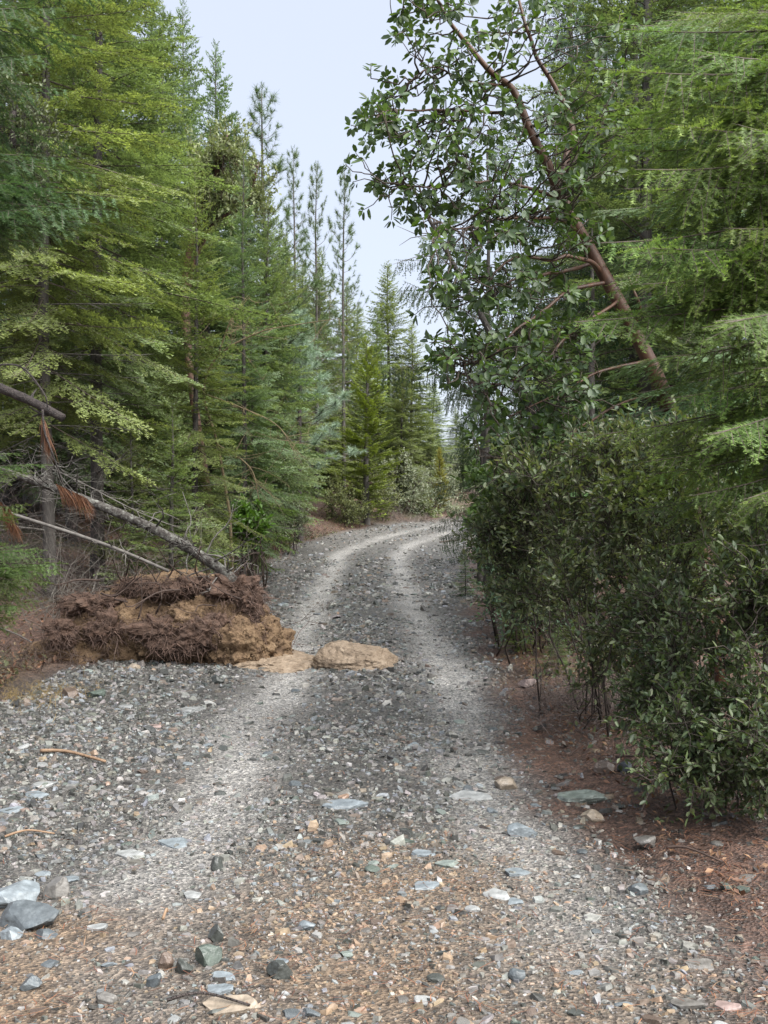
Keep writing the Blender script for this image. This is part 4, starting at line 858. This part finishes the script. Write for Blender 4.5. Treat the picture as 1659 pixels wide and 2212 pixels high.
# thin grey leaning trunk behind the madrone
c = spline([P(1215, 1080, 14), P(1185, 990, 14), P(1130, 850, 13.9), P(1060, 720, 13.7), P(990, 590, 13.5), P(925, 470, 13.3), P(880, 380, 13.2)], 24); c[0][2] = H1(c[0][0], c[0][1]) - .1
base = np.array([c[0][0], c[0][1], H1(c[0][0], c[0][1])]); t = thing('leaning_snag', 'thin bare grey trunk leaning over the road behind the madrone', 'dead tree', base)
B().add(*tube(c - base, np.linspace(.07, .012, 24), 7)).build('trunk', M['bark'], t, True)
g = rs(61); b = B()
for k in range(26):
    f = g.integers(6, 23); p = c[f]; d = nrm(g.normal(0, 1, 3) + np.array([-.4, 0, -.2])); L = g.uniform(.2, .7); e = p + d * L - np.array([0, 0, .15 * L]); b.add(*tube(np.array([p, (p + e) / 2 + g.normal(0, .04, 3), e]) - base, [.007, .005, .002], 4))
b.build('dead_branches', M['greytwig'], t)

# ------------------------------------------------------------------ shrubs
def E(px, py, d, rx, ry, rz): return (P(px, py, d), (rx, ry, rz))
SHC = [[.10, .135, .064], [.13, .165, .08], [.16, .18, .10], [.075, .105, .052], [.19, .205, .13]]
g = rs(909)
SPR_A = [E(g.uniform(1090, 1540), g.uniform(975, 1075), g.uniform(7.2, 8.4), g.uniform(.07, .16), .14, g.uniform(.08, .2)) for _ in range(16)] + [E(g.uniform(1080, 1200), g.uniform(1080, 1300), g.uniform(8.2, 9), g.uniform(.08, .16), .14, g.uniform(.08, .16)) for _ in range(8)]
SPR_B = [E(g.uniform(1370, 1480), g.uniform(1280, 1560), g.uniform(5.9, 6.6), g.uniform(.07, .16), .14, g.uniform(.06, .14)) for _ in range(12)] + [E(g.uniform(1440, 1659), g.uniform(1560, 1690), g.uniform(5.2, 5.8), g.uniform(.08, .15), .12, g.uniform(.05, .1)) for _ in range(8)]
shrub('evergreen_shrub', 'evergreen shrub with small glossy grey green leaves below the madrone', 'shrub', (2.0, 8.6),
      [E(1250, 1120, 8.0, .50, .5, .36), E(1420, 1090, 7.4, .45, .45, .34), E(1130, 1180, 8.6, .36, .4, .28), E(1330, 1230, 7.6, .5, .4, .30), E(1500, 1200, 6.8, .4, .4, .34), E(1180, 1060, 8.6, .3, .3, .2), E(1400, 1350, 7.6, .40, .3, .34), E(1180, 1290, 8.8, .3, .3, .16), E(1330, 1400, 8, .26, .25, .16), E(1300, 1010, 8.2, .3, .3, .16), E(1480, 1010, 7.6, .3, .3, .2)] + SPR_A + [E(1190, 1330, 9.4, .22, .2, .14), E(1265, 1385, 8.9, .22, .2, .14), E(1330, 1430, 8.3, .2, .2, .13), E(1390, 1450, 7.8, .22, .2, .15), E(1230, 1270, 9, .26, .25, .16)], 400, 70, .052, .46, SHC, LEAF6, 'leaf', 'evergreen shrubs of the right roadside', 300, 'greytwig', stem_r=.0042, twl=.33, lpt=9, spread=.5)
shrub('evergreen_shrub', 'dark evergreen shrub hanging over the litter at the lower right edge', 'shrub', (2.15, 6.2),
      [E(1600, 1380, 5.6, .36, .4, .36), E(1500, 1440, 6.1, .36, .4, .30), E(1560, 1560, 5.6, .34, .35, .22), E(1660, 1260, 5.5, .3, .35, .3), E(1410, 1340, 6.6, .34, .35, .26), E(1650, 1600, 5.3, .25, .3, .2), E(1450, 1530, 6.2, .26, .3, .16), E(1600, 1640, 5.5, .3, .3, .12)] + SPR_B + [E(1440, 1500, 7.0, .22, .22, .15), E(1500, 1590, 6.3, .24, .2, .13), E(1570, 1650, 5.8, .24, .2, .12), E(1640, 1690, 5.4, .2, .2, .1)], 340, 71, .042, .46, [[.068, .098, .044], [.09, .122, .056], [.052, .078, .038], [.12, .145, .078]], LEAF6, 'leaf', 'evergreen shrubs of the right roadside', 300, 'greytwig', stem_r=.004, twl=.20, lpt=9, spread=.4)
shrub('madrone_shrub', 'bright green broad leaved bush where the road meets the right thicket', 'shrub', (1.95, 14.0),
      [E(1085, 1075, 13.4, .40, .4, .42), E(1058, 1130, 13.4, .25, .3, .28), E(1110, 1030, 13.6, .3, .3, .3), E(1078, 1180, 13.3, .22, .25, .2), E(1085, 1190, 13.4, .3, .3, .25)], 90, 72, .095, .5, [[.10, .16, .05], [.13, .19, .07], [.08, .13, .05]], LEAF6, 'leaf', None, 0, twl=.22, lpt=8)
shrub('green_shrub', 'bluish green low bush between the bright bush and the fir seedling', 'shrub', (1.85, 12.6),
      [E(1100, 1210, 12.2, .35, .35, .25), E(1160, 1250, 12, .35, .35, .25), E(1095, 1230, 12.6, .2, .2, .14), E(1090, 1290, 11.8, .22, .2, .14), E(1200, 1310, 11, .25, .2, .14), E(1085, 1205, 13, .25, .2, .16), E(1130, 1320, 10.8, .22, .2, .12), E(1062, 1170, 14, .2, .2, .14)], 170, 73, .05, .42, [[.06, .11, .06], [.08, .13, .08], [.05, .09, .05]], LEAF2, 'matleaf', None, 0)
MZ = [[.20, .23, .16], [.24, .265, .19], [.16, .19, .13], [.26, .27, .20]]; MG = 'grey green manzanita bushes by the bend'
for k, (px, py, d, rx, rz, lab, cols, n) in enumerate([
 (875, 1052, 47.5, 1.55, 1.35, 'rounded grey green manzanita at the foot of the far firs by the bend', MZ, 150),
 (803, 1068, 44.5, 1.2, 1.1, 'olive bush left of the rounded manzanita', [[.14, .155, .06], [.17, .18, .08], [.11, .13, .06]], 110),
 (938, 1068, 51, 1.4, 1.2, 'manzanita nearest to where the road disappears', MZ, 110),
 (745, 1088, 41.5, 1.0, .8, 'low olive bush below the yellow green cedar', [[.14, .155, .06], [.12, .14, .07]], 90),
 (612, 1115, 31, .8, .55, 'low grey green bush at the foot of the silvery pine', MZ, 90),
 (960, 1050, 55, 1.2, 1.1, 'pale bush behind the manzanita nearest the bend', MZ, 90),
 (925, 1108, 48.5, .45, .3, 'small bright bush at the road edge below the manzanita', [[.20, .24, .10], [.17, .21, .10]], 45),
 (1010, 1060, 60, 1.5, 1.2, 'dark far bush closing the end of the road', [[.08, .11, .06], [.10, .13, .07]], 90)]):
    x = (px - 829.5) / FPX * d
    shrub('manzanita_bush' if cols is MZ else 'roadside_bush', lab, 'bush', (x, d), [E(px, py + 22, d, rx * 1.05, rx * .9, rz * .6), E(px, py, d, rx, rx * .9, rz), E(px - 8, py - 10, d, rx * .6, rx * .6, rz * 1.15)], n, 80 + k, .060 * d / 36, .6, cols, LEAF2, 'matleaf', MG if cols is MZ else None, 0, 'greytwig', twigs=6, lpt=15, twl=.34, spread=.3)
shrub('madrone_shrub', 'dark green glossy broad leaved bush at the left road edge under the low fir', 'shrub', ((548 - 829.5) / FPX * 21, 21),
      [E(548, 1135, 21, .38, .38, .25), E(520, 1120, 21.3, .25, .25, .25)], 45, 95, .10, .5, [[.07, .14, .025], [.09, .17, .03]], LEAF6, 'leaf', None, 0, twl=.2, lpt=8)
# broad leaved trees in the left stand
shrub('oak_tree', 'small leaved evergreen oak at the left edge among the near fir sprays', 'tree', (-5.0, 12.2),
      [E(45, 320, 12, .55, .5, .55), E(-20, 240, 12.2, .6, .5, .6), E(90, 300, 12.3, .35, .4, .35), E(30, 420, 12, .4, .4, .3)], 130, 96, .045, .5, [[.10, .12, .065], [.13, .15, .09], [.08, .10, .05]], LEAF2, 'matleaf', None, 0, 'darkbark', stem_r=.008, twl=.26, lpt=10, trunks=[([(-40, 800, 12.2), (-20, 500, 12.1), (20, 330, 12), (30, 240, 12)], .07), ([(-40, 800, 12.2), (-60, 500, 12.3), (-40, 260, 12.2)], .05)])
shrub('madrone_tree', 'loose olive leaved madrone crown among the tops of the left firs', 'tree', (-3.6, 24.0),
      [E(480, 330, 23, .8, .7, .6), E(550, 370, 23.5, .55, .5, .5), E(430, 380, 23, .6, .6, .6), E(560, 440, 24, .5, .5, .5), E(500, 450, 23, .6, .5, .5)], 110, 97, .105, .5, [[.20, .23, .12], [.24, .27, .14], [.17, .20, .10]], LEAF2, 'matleaf', None, 0, 'madrone', stem_r=.008, twl=.34, lpt=9, surf=.5, trunks=[([(400, 700, 24), (425, 480, 23.6), (470, 370, 23.2), (490, 290, 23)], .10), ([(405, 700, 24), (450, 500, 23.7), (530, 440, 23.7), (560, 350, 23.6)], .07)])
# ------------------------------------------------------------------ uprooted tree with its root plate
def blob(c, r, seed, sub=5, amp=.20, f=2.6, fine=.10):
    V, F = ICO[sub]; c = np.asarray(c, float); r = np.asarray(r, float); W = V * r + c
    k = 1 + amp * fbm(W * f, 4, seed) * 2 + fine * fbm(W * 13, 3, seed + 7) * 2 + .5 * fine * fbm(W * 40, 2, seed + 9)
    return V * r * k[:, None] + c, F
def fibres(c, r, n, g, ln=(.05, .2), down=.5, w=.0035):
    c = np.asarray(c, float); r = np.asarray(r, float)
    v = nrm(g.normal(0, 1, (n, 3))); v[:, 1] = np.where(v[:, 1] > .5, -v[:, 1], v[:, 1]); p = c + v * r * g.uniform(.85, 1.12, (n, 1))
    d = nrm(v * .5 + g.normal(0, .7, (n, 3)) - np.array([0, 0, down])); l = g.uniform(*ln, n)[:, None]; m = p + d * l * .5; e = m + nrm(d + g.normal(0, .5, (n, 3)) - np.array([0, 0, down * .5])) * l * .5
    return strips(np.concatenate([p, m]), np.concatenate([m, e]), np.concatenate([np.full(n, w), np.full(n, w * .8)]), np.concatenate([np.full(n, w * .8), np.full(n, w * .35)]))
def uprooted():
    g = rs(200); base = np.array([-2.2, 12.0, H1(-2.2, 12.0)])
    t = thing('uprooted_tree', 'fallen lichen covered trunk with its torn up root plate of ochre soil beside the road', 'fallen tree', base)
    b = B()
    for c, r, s in (((-2.05, 12.05, .20), (.78, .55, .46), 1), ((-1.50, 11.85, .06), (.46, .48, .42), 2), ((-2.85, 12.25, .20), (.72, .55, .50), 3), ((-2.35, 12.45, .56), (.75, .42, .34), 5), ((-3.35, 12.1, .0), (.6, .5, .25), 6), ((-1.75, 12.15, .5), (.38, .4, .25), 8)):
        V, F = blob(c, r, s, 5 if s < 3 else 4); b.add(V - base, F, (1, .95, .9))
    b.build('root_plate', M['soil'], t, True)
    V, F = blob((-1.18, 11.80, -.06), (.52, .85, .15), 14, 5, .16, 2.0, .05); V[:, 2] = np.maximum(V[:, 2], -.3)
    tag(B().add(V - base, F, (1.05, 1.05, 1.05)).build('soil_spill', M['boulder'], t, True), 'pale ochre soil sliding from the root plate into the wheel track')
    mats = [((-2.35, 11.60, .36), (.34, .15, .15)), ((-1.95, 11.55, .34), (.32, .15, .17)), ((-2.15, 11.50, .20), (.30, .12, .10)), ((-1.75, 11.62, .40), (.2, .14, .13)), ((-1.62, 11.98, .72), (.34, .28, .18)), ((-1.42, 11.85, .62), (.16, .2, .2)), ((-3.2, 11.95, .60), (.36, .22, .13)), ((-2.95, 11.7, .34), (.22, .14, .2)), ((-2.5, 11.98, .76), (.28, .18, .09)), ((-2.15, 11.98, .78), (.26, .18, .10)), ((-2.75, 12.1, .80), (.2, .2, .08)), ((-1.9, 12.2, .80), (.25, .2, .10)), ((-3.45, 11.75, .30), (.2, .15, .16)), ((-1.38, 11.66, .36), (.09, .1, .12))]
    for k, (c, r) in enumerate(mats):
        V, F = blob(c, np.array(r) * .82, 30 + k, 4, .5, 8, .28); mb = B().add(V - base, F, (1.35, 1.2, 1.05))
        for q in range(4): fv, ff = fibres(c, r, 110, g, (.03, .07 + .04 * q), .3 + .1 * q, .0018 + .0006 * q); mb.add(fv - base, ff, np.array([1.0, .95, .92]) * (.8, 1.1, 1.6, 2.2)[q])
        mb.build('root_mat', M['roots'], t)
    cl = B(); n = 4200; V0, F0 = b.get()[:2]; i = g.integers(0, len(V0), n); pp = V0[i] + g.normal(0, .012, (n, 3)); cv, cf, ck = prisms(pp, .012 * np.exp(g.normal(0, .55, n)), g.uniform(.4, .9, n), g); cl.add(cv, cf, np.repeat(g.uniform(.55, 1.5, (n, 1)) * np.array([[1, .95, .9]]), ck, 0)); tag(cl.build('soil_clods', M['soil'], t), kind='stuff')
    for k in range(34):
        x = g.uniform(-3.4, -1.3); p = np.array([x, g.uniform(11.6, 12.2), g.uniform(.45, .95)]); d = nrm(np.array([g.normal(0, .8), g.normal(-.25, .5), g.normal(.25, .45)])); L = g.uniform(.25, .85)
        c = np.array([p, p + d * L * .35 + g.normal(0, .03, 3), p + d * L * .7 + g.normal(0, .06, 3) + [0, 0, .03], p + d * L + g.normal(0, .09, 3)]); r0 = g.uniform(.005, .014)
        B().add(*tube(spline(c, 9) - base, np.linspace(r0, r0 * .25, 9), 5)).build('root', M['roots'], t, True)
    c = spline([P(505, 1262, 12.0), P(470, 1225, 12.0), P(400, 1180, 12.05), P(320, 1137, 12.1), P(200, 1086, 12.2), P(105, 1050, 12.3), P(45, 1030, 12.4), P(-60, 992, 12.5), P(-220, 930, 12.7)], 40)
    r = np.interp(np.linspace(0, 1, 40), [0, .15, .6, 1], [.085, .058, .047, .033]); V, F = tube(c, r, 12); V = V + (.012 * fbm(V * 9, 3, 3))[:, None] * nrm(V - np.repeat(np.concatenate([c, c[:0]]), 12, 0)[:len(V)] if False else np.ones_like(V))
    B().add(V - base, F).build('trunk', M['lichenbark'], t, True)
    for k in range(46):
        i = int(g.integers(3, 34)); p = c[i]; L = g.uniform(.15, .75); d = nrm(np.array([g.normal(-.15, .45), g.normal(0, .5), g.uniform(-.3, 1)])); bb = B()
        cc = spline(np.array([p, p + d * L * .4 + g.normal(0, .03, 3), p + d * L * .75 + g.normal(0, .06, 3), p + d * L + [g.normal(0, .1), 0, g.normal(0, .1)]]), 8); bb.add(*tube(cc - base, np.linspace(.011, .003, 8), 5))
        for j in range(int(g.integers(2, 7))):
            q = cc[g.integers(2, 8)]; e = q + nrm(g.normal(0, 1, 3) + d * .5) * g.uniform(.06, .25); bb.add(*tube(np.array([q, (q + e) / 2 + g.normal(0, .015, 3), e]) - base, [.004, .003, .0015], 3))
        bb.build('broken_branch', M['lichenbark'] if k % 3 else M['greytwig'], t, True)
uprooted()

def stick(name, label, pts, r, mat, cat='stick', n=7, twigs=0, seed=0, taper=.5, group=None):
    c = spline(pts, 16); base = c[0].copy(); o = B().add(*tube(c - base, np.linspace(r, r * taper, 16) * (1 + .12 * fbm(c * 8, 2, seed)), n))
    g = rs(seed)
    for j in range(twigs):
        q = c[g.integers(2, 15)]; d = nrm(g.normal(0, 1, 3) + np.array([0, 0, .2])); L = g.uniform(.1, .45); e = q + d * L; o.add(*tube(np.array([q, (q + e) / 2 + g.normal(0, .03, 3), e]) - base, [r * .35, r * .25, r * .1], 4))
    ob = o.build(name, M[mat], None, True); ob.location = base; return tag(ob, label, cat, group)
stick('broken_log', 'dark broken log end sloping in from the left edge above the brown needles', [P(-150, 775, 10.8), P(-60, 812, 10.7), P(0, 838, 10.6), P(70, 868, 10.5), P(136, 903, 10.4)], .055, 'darkbark', 'log', 10, 5, 4, .72)
stick('fallen_pole', 'thin grey fallen pole below the lichen covered trunk', [P(-60, 1082, 11.6), P(40, 1115, 11.6), P(150, 1150, 11.65), P(250, 1185, 11.7), P(365, 1234, 11.8)], .020, 'greytwig', 'log', 7, 6, 5, .9)
stick('dead_limb', 'arched dark dead limb over the broken log at the left edge', [P(-60, 800, 10.6), P(0, 788, 10.6), P(50, 795, 10.5), P(95, 850, 10.4), P(103, 880, 10.4)], .012, 'darkbark', 'branch', 6, 6, 6)
def on_ground(px, py, up=.02): q = G(px, py); return q + np.array([0, 0, up])
for k, (a, b_, r, mat, lab) in enumerate((((88, 1628), (228, 1650), .014, 'stick', 'bare tan stick on the gravel at the left side'), ((10, 1818), (118, 1808), .007, 'stick', 'thin tan stick near the left edge below the blue slabs'), ((1215, 1552), (1350, 1562), .008, 'stick', 'bent tan twig on the red needle litter'), ((1330, 1642), (1500, 1662), .008, 'roots', 'long dark twig under the evergreen shrub'), ((360, 2176), (540, 2190), .006, 'darkbark', 'thin black twig crossing the broad cream slab'), ((950, 1172), (1030, 1165), .03, 'wood', 'fallen branch at the far right road edge'), ((0, 1360), (100, 1410), .010, 'greytwig', 'pale thin stick in front of the root plate hollow'), ((352, 2002), (362, 1985), .006, 'stick', 'short curled tan twig in the left wheel track'), ((1230, 1640), (1300, 1600), .005, 'roots', 'thin dark twig beside the brown stone on the litter'), ((1440, 1840), (1560, 1870), .007, 'roots', 'dark twig in the shade at the right edge'))):
    p, q = on_ground(*a), on_ground(*b_); m = (p + q) / 2 + np.array([0, .03, .015]); stick('stick', lab, [p, (p + m) / 2 + [0, .01, .005], m, q], r, mat, 'stick', 6, 2 if k in (3, 5) else 0, 300 + k, .6, 'sticks lying on the ground')

# dead pine limb with brown needle brushes
def brown_brush(pa, pb, n, ln, g):
    q = pa + (pb - pa) * g.random((n, 1)); d = nrm(nrm(pb - pa) * g.uniform(.3, 1, (n, 1)) + g.normal(0, .16, (n, 3)) - np.array([0, 0, .75])); s = nrm(np.cross(d, g.normal(0, 1, (n, 3)))) * .0018; l = ln * g.uniform(.6, 1.1, (n, 1))
    m = q + d * l * .55; e = m + nrm(d - np.array([0, 0, .5])) * l * .45
    V = np.stack([q - s, q + s, m - s, m + s, e], 1).reshape(-1, 3); F = np.arange(n)[:, None, None] * 5 + np.array([[0, 1, 3], [0, 3, 2], [2, 3, 4]])[None]
    return V, F.reshape(-1, 3), np.repeat(np.array([[.16, .075, .04]]) * g.uniform(.55, 1.35, (n, 1)), 5, 0)
def dead_pine(label, stemp, brushes, seed):
    g = rs(seed); c = spline([P(*p) for p in stemp], 20); base = c[0].copy(); t = thing('dead_pine_branch', label, 'branch', base, 'brown dead pine branches')
    B().add(*tube(c - base, np.linspace(.012, .004, 20), 6)).build('limb', M['darkbark'], t, True)
    for a, b_, n, ln in brushes:
        V, F, C = brown_brush(P(*a), P(*b_), n, ln, g); B().add(V - base, F, C).build('needle_brush', M['deadneedle'], t)
dead_pine('dead pine branch with brown needle brushes hanging from the broken log', [(92, 885, 10.4), (96, 930, 10.35), (108, 965, 10.3), (128, 1020, 10.3), (140, 1050, 10.3), (170, 1075, 10.3)], [((90, 892, 10.4), (104, 940, 10.35), 240, .30), ((120, 1045, 10.3), (185, 1075, 10.3), 260, .26)], 410)
dead_pine('dead pine branch with brown needle brushes at the left edge beside the small fir', [(-70, 1020, 10.2), (-20, 1060, 10.1), (5, 1085, 10), (20, 1120, 10)], [((-15, 1075, 10.1), (18, 1095, 10), 170, .28), ((5, 1115, 10), (30, 1130, 10), 120, .22)], 411)

# bare sapling reaching out of the left stand
def bare_sapling():
    g = rs(420); r0 = P(505, 1150, 19.5); base = np.array([r0[0], r0[1], H1(r0[0], r0[1])]); t = thing('bare_sapling', 'leafless tan sapling reaching from the left stand towards the silvery pine', 'sapling', base)
    mains = [[(505, 1160, 19.5), (470, 960, 19.5), (440, 850, 19.4), (470, 770, 19.2), (560, 718, 19), (650, 700, 18.8), (732, 688, 18.6)], [(440, 850, 19.4), (520, 880, 19.2), (600, 920, 19), (640, 985, 18.9)], [(470, 770, 19.2), (500, 690, 19.1), (540, 640, 19)], [(440, 850, 19.4), (400, 760, 19.3), (420, 690, 19.2)], [(470, 960, 19.5), (540, 1010, 19.2), (560, 1080, 19.1)]]
    b = B()
    for i, m in enumerate(mains):
        c = spline([P(*p) for p in m], 26)
        if i == 0: c[0][2] = base[2] - .05
        b.add(*tube(c - base, np.linspace(.03 if i == 0 else .016, .005, 26), 6))
        for j in range(16):
            q = c[g.integers(6, 26)]; d = nrm(g.normal(0, 1, 3) * [1, .6, .8] + [.4, 0, -.1]); L = g.uniform(.2, .8); mm = q + d * L * .5 + g.normal(0, .08, 3); e = q + d * L + g.normal(0, .12, 3); cc = bez(q, mm, e, 6); b.add(*tube(cc - base, np.linspace(.006, .002, 6), 4))
            for l in range(3): q2 = cc[g.integers(2, 6)]; e2 = q2 + nrm(g.normal(0, 1, 3)) * g.uniform(.1, .3); b.add(*tube(np.array([q2, (q2 + e2) / 2 + g.normal(0, .02, 3), e2]) - base, [.003, .0025, .0015], 3))
    b.C = [c * np.array([1.35, 1.15, .75]) for c in b.C]; b.build('branches', M['greytwig'], t)
bare_sapling()

# ------------------------------------------------------------------ dead brush, undergrowth, dry grass
def brush(name, label, cx, cy, sx, sy, h, n, seed, mat, tint=(1, 1, 1), r=.004, lean=(0, 0), cat='brush', kind=None):
    g = rs(seed); base = np.array([cx, cy, H1(cx, cy)]); b = B(); P0, P1, W0, W1 = [], [], [], []
    for k in range(n):
        x, y = cx + g.normal(0, sx), cy + g.normal(0, sy); p = np.array([x, y, H1(x, y)]); d = nrm(np.array([g.normal(lean[0], .5), g.normal(lean[1], .5), g.uniform(.1, .8)])); L = h * g.uniform(.35, 1.1); q = p; rr = r * g.uniform(.6, 1.4)
        for s in range(4):
            e = q + d * L / 4; P0.append(q); P1.append(e); W0.append(rr * (1 - s * .2)); W1.append(rr * (.8 - s * .2))
            if s > 0:
                for j in range(2): f = e + nrm(d + g.normal(0, .9, 3)) * L * g.uniform(.10, .30); P0.append(e); P1.append(f); W0.append(rr * .5); W1.append(rr * .25)
            q = e; d = nrm(d + g.normal(0, .45, 3) + np.array([0, 0, -.16]))
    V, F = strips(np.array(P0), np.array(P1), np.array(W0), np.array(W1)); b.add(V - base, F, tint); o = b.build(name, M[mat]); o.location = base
    return tag(o, label, cat, kind=kind)
brush('dead_brush', 'tangle of dark dead twigs below the evergreen shrub', 1.8, 8.9, .30, .45, .55, 420, 500, 'greytwig', (1.35, 1.18, 1.15), .0028, (-.3, -.2))
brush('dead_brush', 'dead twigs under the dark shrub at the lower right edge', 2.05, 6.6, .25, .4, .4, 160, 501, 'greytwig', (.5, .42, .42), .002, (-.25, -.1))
brush('dead_brush', 'grey lichen covered twig thicket behind the fallen trunk', -3.4, 13.6, .75, .4, 1.6, 190, 502, 'greytwig', (1, 1, .95), .004, (0, 0))
brush('dead_brush', 'purplish leafless thicket behind the lichen twigs left of the young fir', -4.3, 16.2, .8, .8, 2.2, 190, 512, 'greytwig', (.8, .66, .68), .004)
brush('dead_brush', 'brown leafless brush between the fallen trunk and the low fir', -2.55, 15.2, .45, .7, .85, 170, 503, 'greytwig', (.75, .55, .5), .0035)
brush('dead_brush', 'grey leafless thicket under the bare grey trunk', -5.2, 14.6, .9, .7, 2.0, 200, 504, 'greytwig', (.7, .62, .6), .004)
brush('dead_brush', 'reddish brush on the bank below the silvery pine', -3.7, 30.5, .5, 1.2, .9, 150, 505, 'greytwig', (.8, .5, .45), .006)
brush('dead_brush', 'brown brush on the bank between the olive bush and the silvery pine', -3.0, 37.5, .6, .9, 1.0, 150, 506, 'greytwig', (.75, .6, .55), .007)
brush('dead_brush', 'grey dry twigs under the rounded manzanita', .9, 45.6, 1.1, .4, .8, 160, 507, 'greytwig', (1, .9, .85), .008)
brush('dead_brush', 'brown twigs in front of the root plate hollow', -3.55, 11.3, .3, .25, .5, 80, 508, 'roots', (1.2, 1.2, 1.2), .004, kind='stuff')
brush('dead_brush', 'brown twigs sticking up from the top of the root plate', -2.2, 12.9, .6, .25, 1.2, 70, 509, 'roots', (1.3, 1.2, 1.2), .004, kind='stuff')
brush('dry_grass', 'tuft of dry tan grass at the left edge in front of the root plate', -3.05, 9.5, .28, .35, .16, 260, 510, 'stick', (.9, 1.0, .7), .0022, (0, 0), 'grass', 'stuff')
brush('dead_brush', 'low brown twigs along the far left road edge', -2.75, 19.5, .2, 1.6, .45, 130, 511, 'greytwig', (.7, .55, .48), .0035)
def herb(name, label, n, f, seed, s, cols):
    g = rs(seed); x, y = f(n, g); n = len(x); p = np.stack([x, y, H(x, y) + .01 + .25 * s * g.random(n)], -1); d = nrm(np.stack([g.normal(0, 1, n), g.normal(0, 1, n), g.uniform(.1, .9, n)], -1)); ln = s * g.uniform(.6, 1.4, n)
    cols = np.array(cols); V, F, C = leaves(LEAF2, p, d, nrm(np.array([[0, 0, 1.]]) + g.normal(0, .4, (n, 3))), ln, ln * .55, cols[g.integers(0, len(cols), n)] * g.uniform(.7, 1.3, (n, 1)), g)
    return tag(B().add(V, F, C).build(name, M['deadneedle']), label, 'leaf litter', kind='stuff')
def bank(n, g):
    y = 9 + 34 * g.random(n) ** 1.3; x = xl(y) - .3 - 6 * g.random(n) ** 1.6; return x, y
herb('leaf_litter', 'brown leaves and low plants covering the left bank', 16000, bank, 520, .06, [[.13, .07, .045], [.18, .10, .06], [.09, .06, .04], [.10, .11, .05], [.16, .12, .07]])
def rbank(n, g):
    y = 4.5 + 22 * g.random(n) ** 1.3; x = xr(y) + .2 + 2.2 * g.random(n) ** 1.2; return x, y
herb('leaf_litter', 'small brown leaves scattered under the right thicket', 5000, rbank, 521, .035, [[.13, .07, .045], [.20, .12, .07], [.09, .055, .04]])

def verge(n, g):
    y = 5.5 + 34 * g.random(n) ** 1.4; x = xr(y) + .25 + .9 * g.random(n); return x, y
herb('verge_weeds', 'low green weeds scattered along the right verge', 1800, verge, 522, .045, [[.07, .10, .04], [.10, .12, .05], [.12, .10, .05]])
def lverge(n, g):
    y = 13.2 + 26 * g.random(n) ** 1.2; x = xl(y) - .1 - 1.3 * g.random(n); return x, y
herb('verge_weeds', 'low green and brown weeds along the left verge beyond the root plate', 3500, lverge, 523, .07, [[.08, .11, .05], [.11, .12, .06], [.14, .10, .06]])
brush('dry_grass', 'thin dry grass at the right verge beside the needle litter', 1.7, 10.4, .3, 1.1, .22, 160, 513, 'stick', (.7, .75, .5), .0022, (0, 0), 'grass', 'stuff')
brush('dry_grass', 'dry grass on the left verge beyond the root plate', -2.75, 16.0, .25, 1.6, .30, 220, 514, 'stick', (.7, .68, .5), .0026, (0, 0), 'grass', 'stuff')
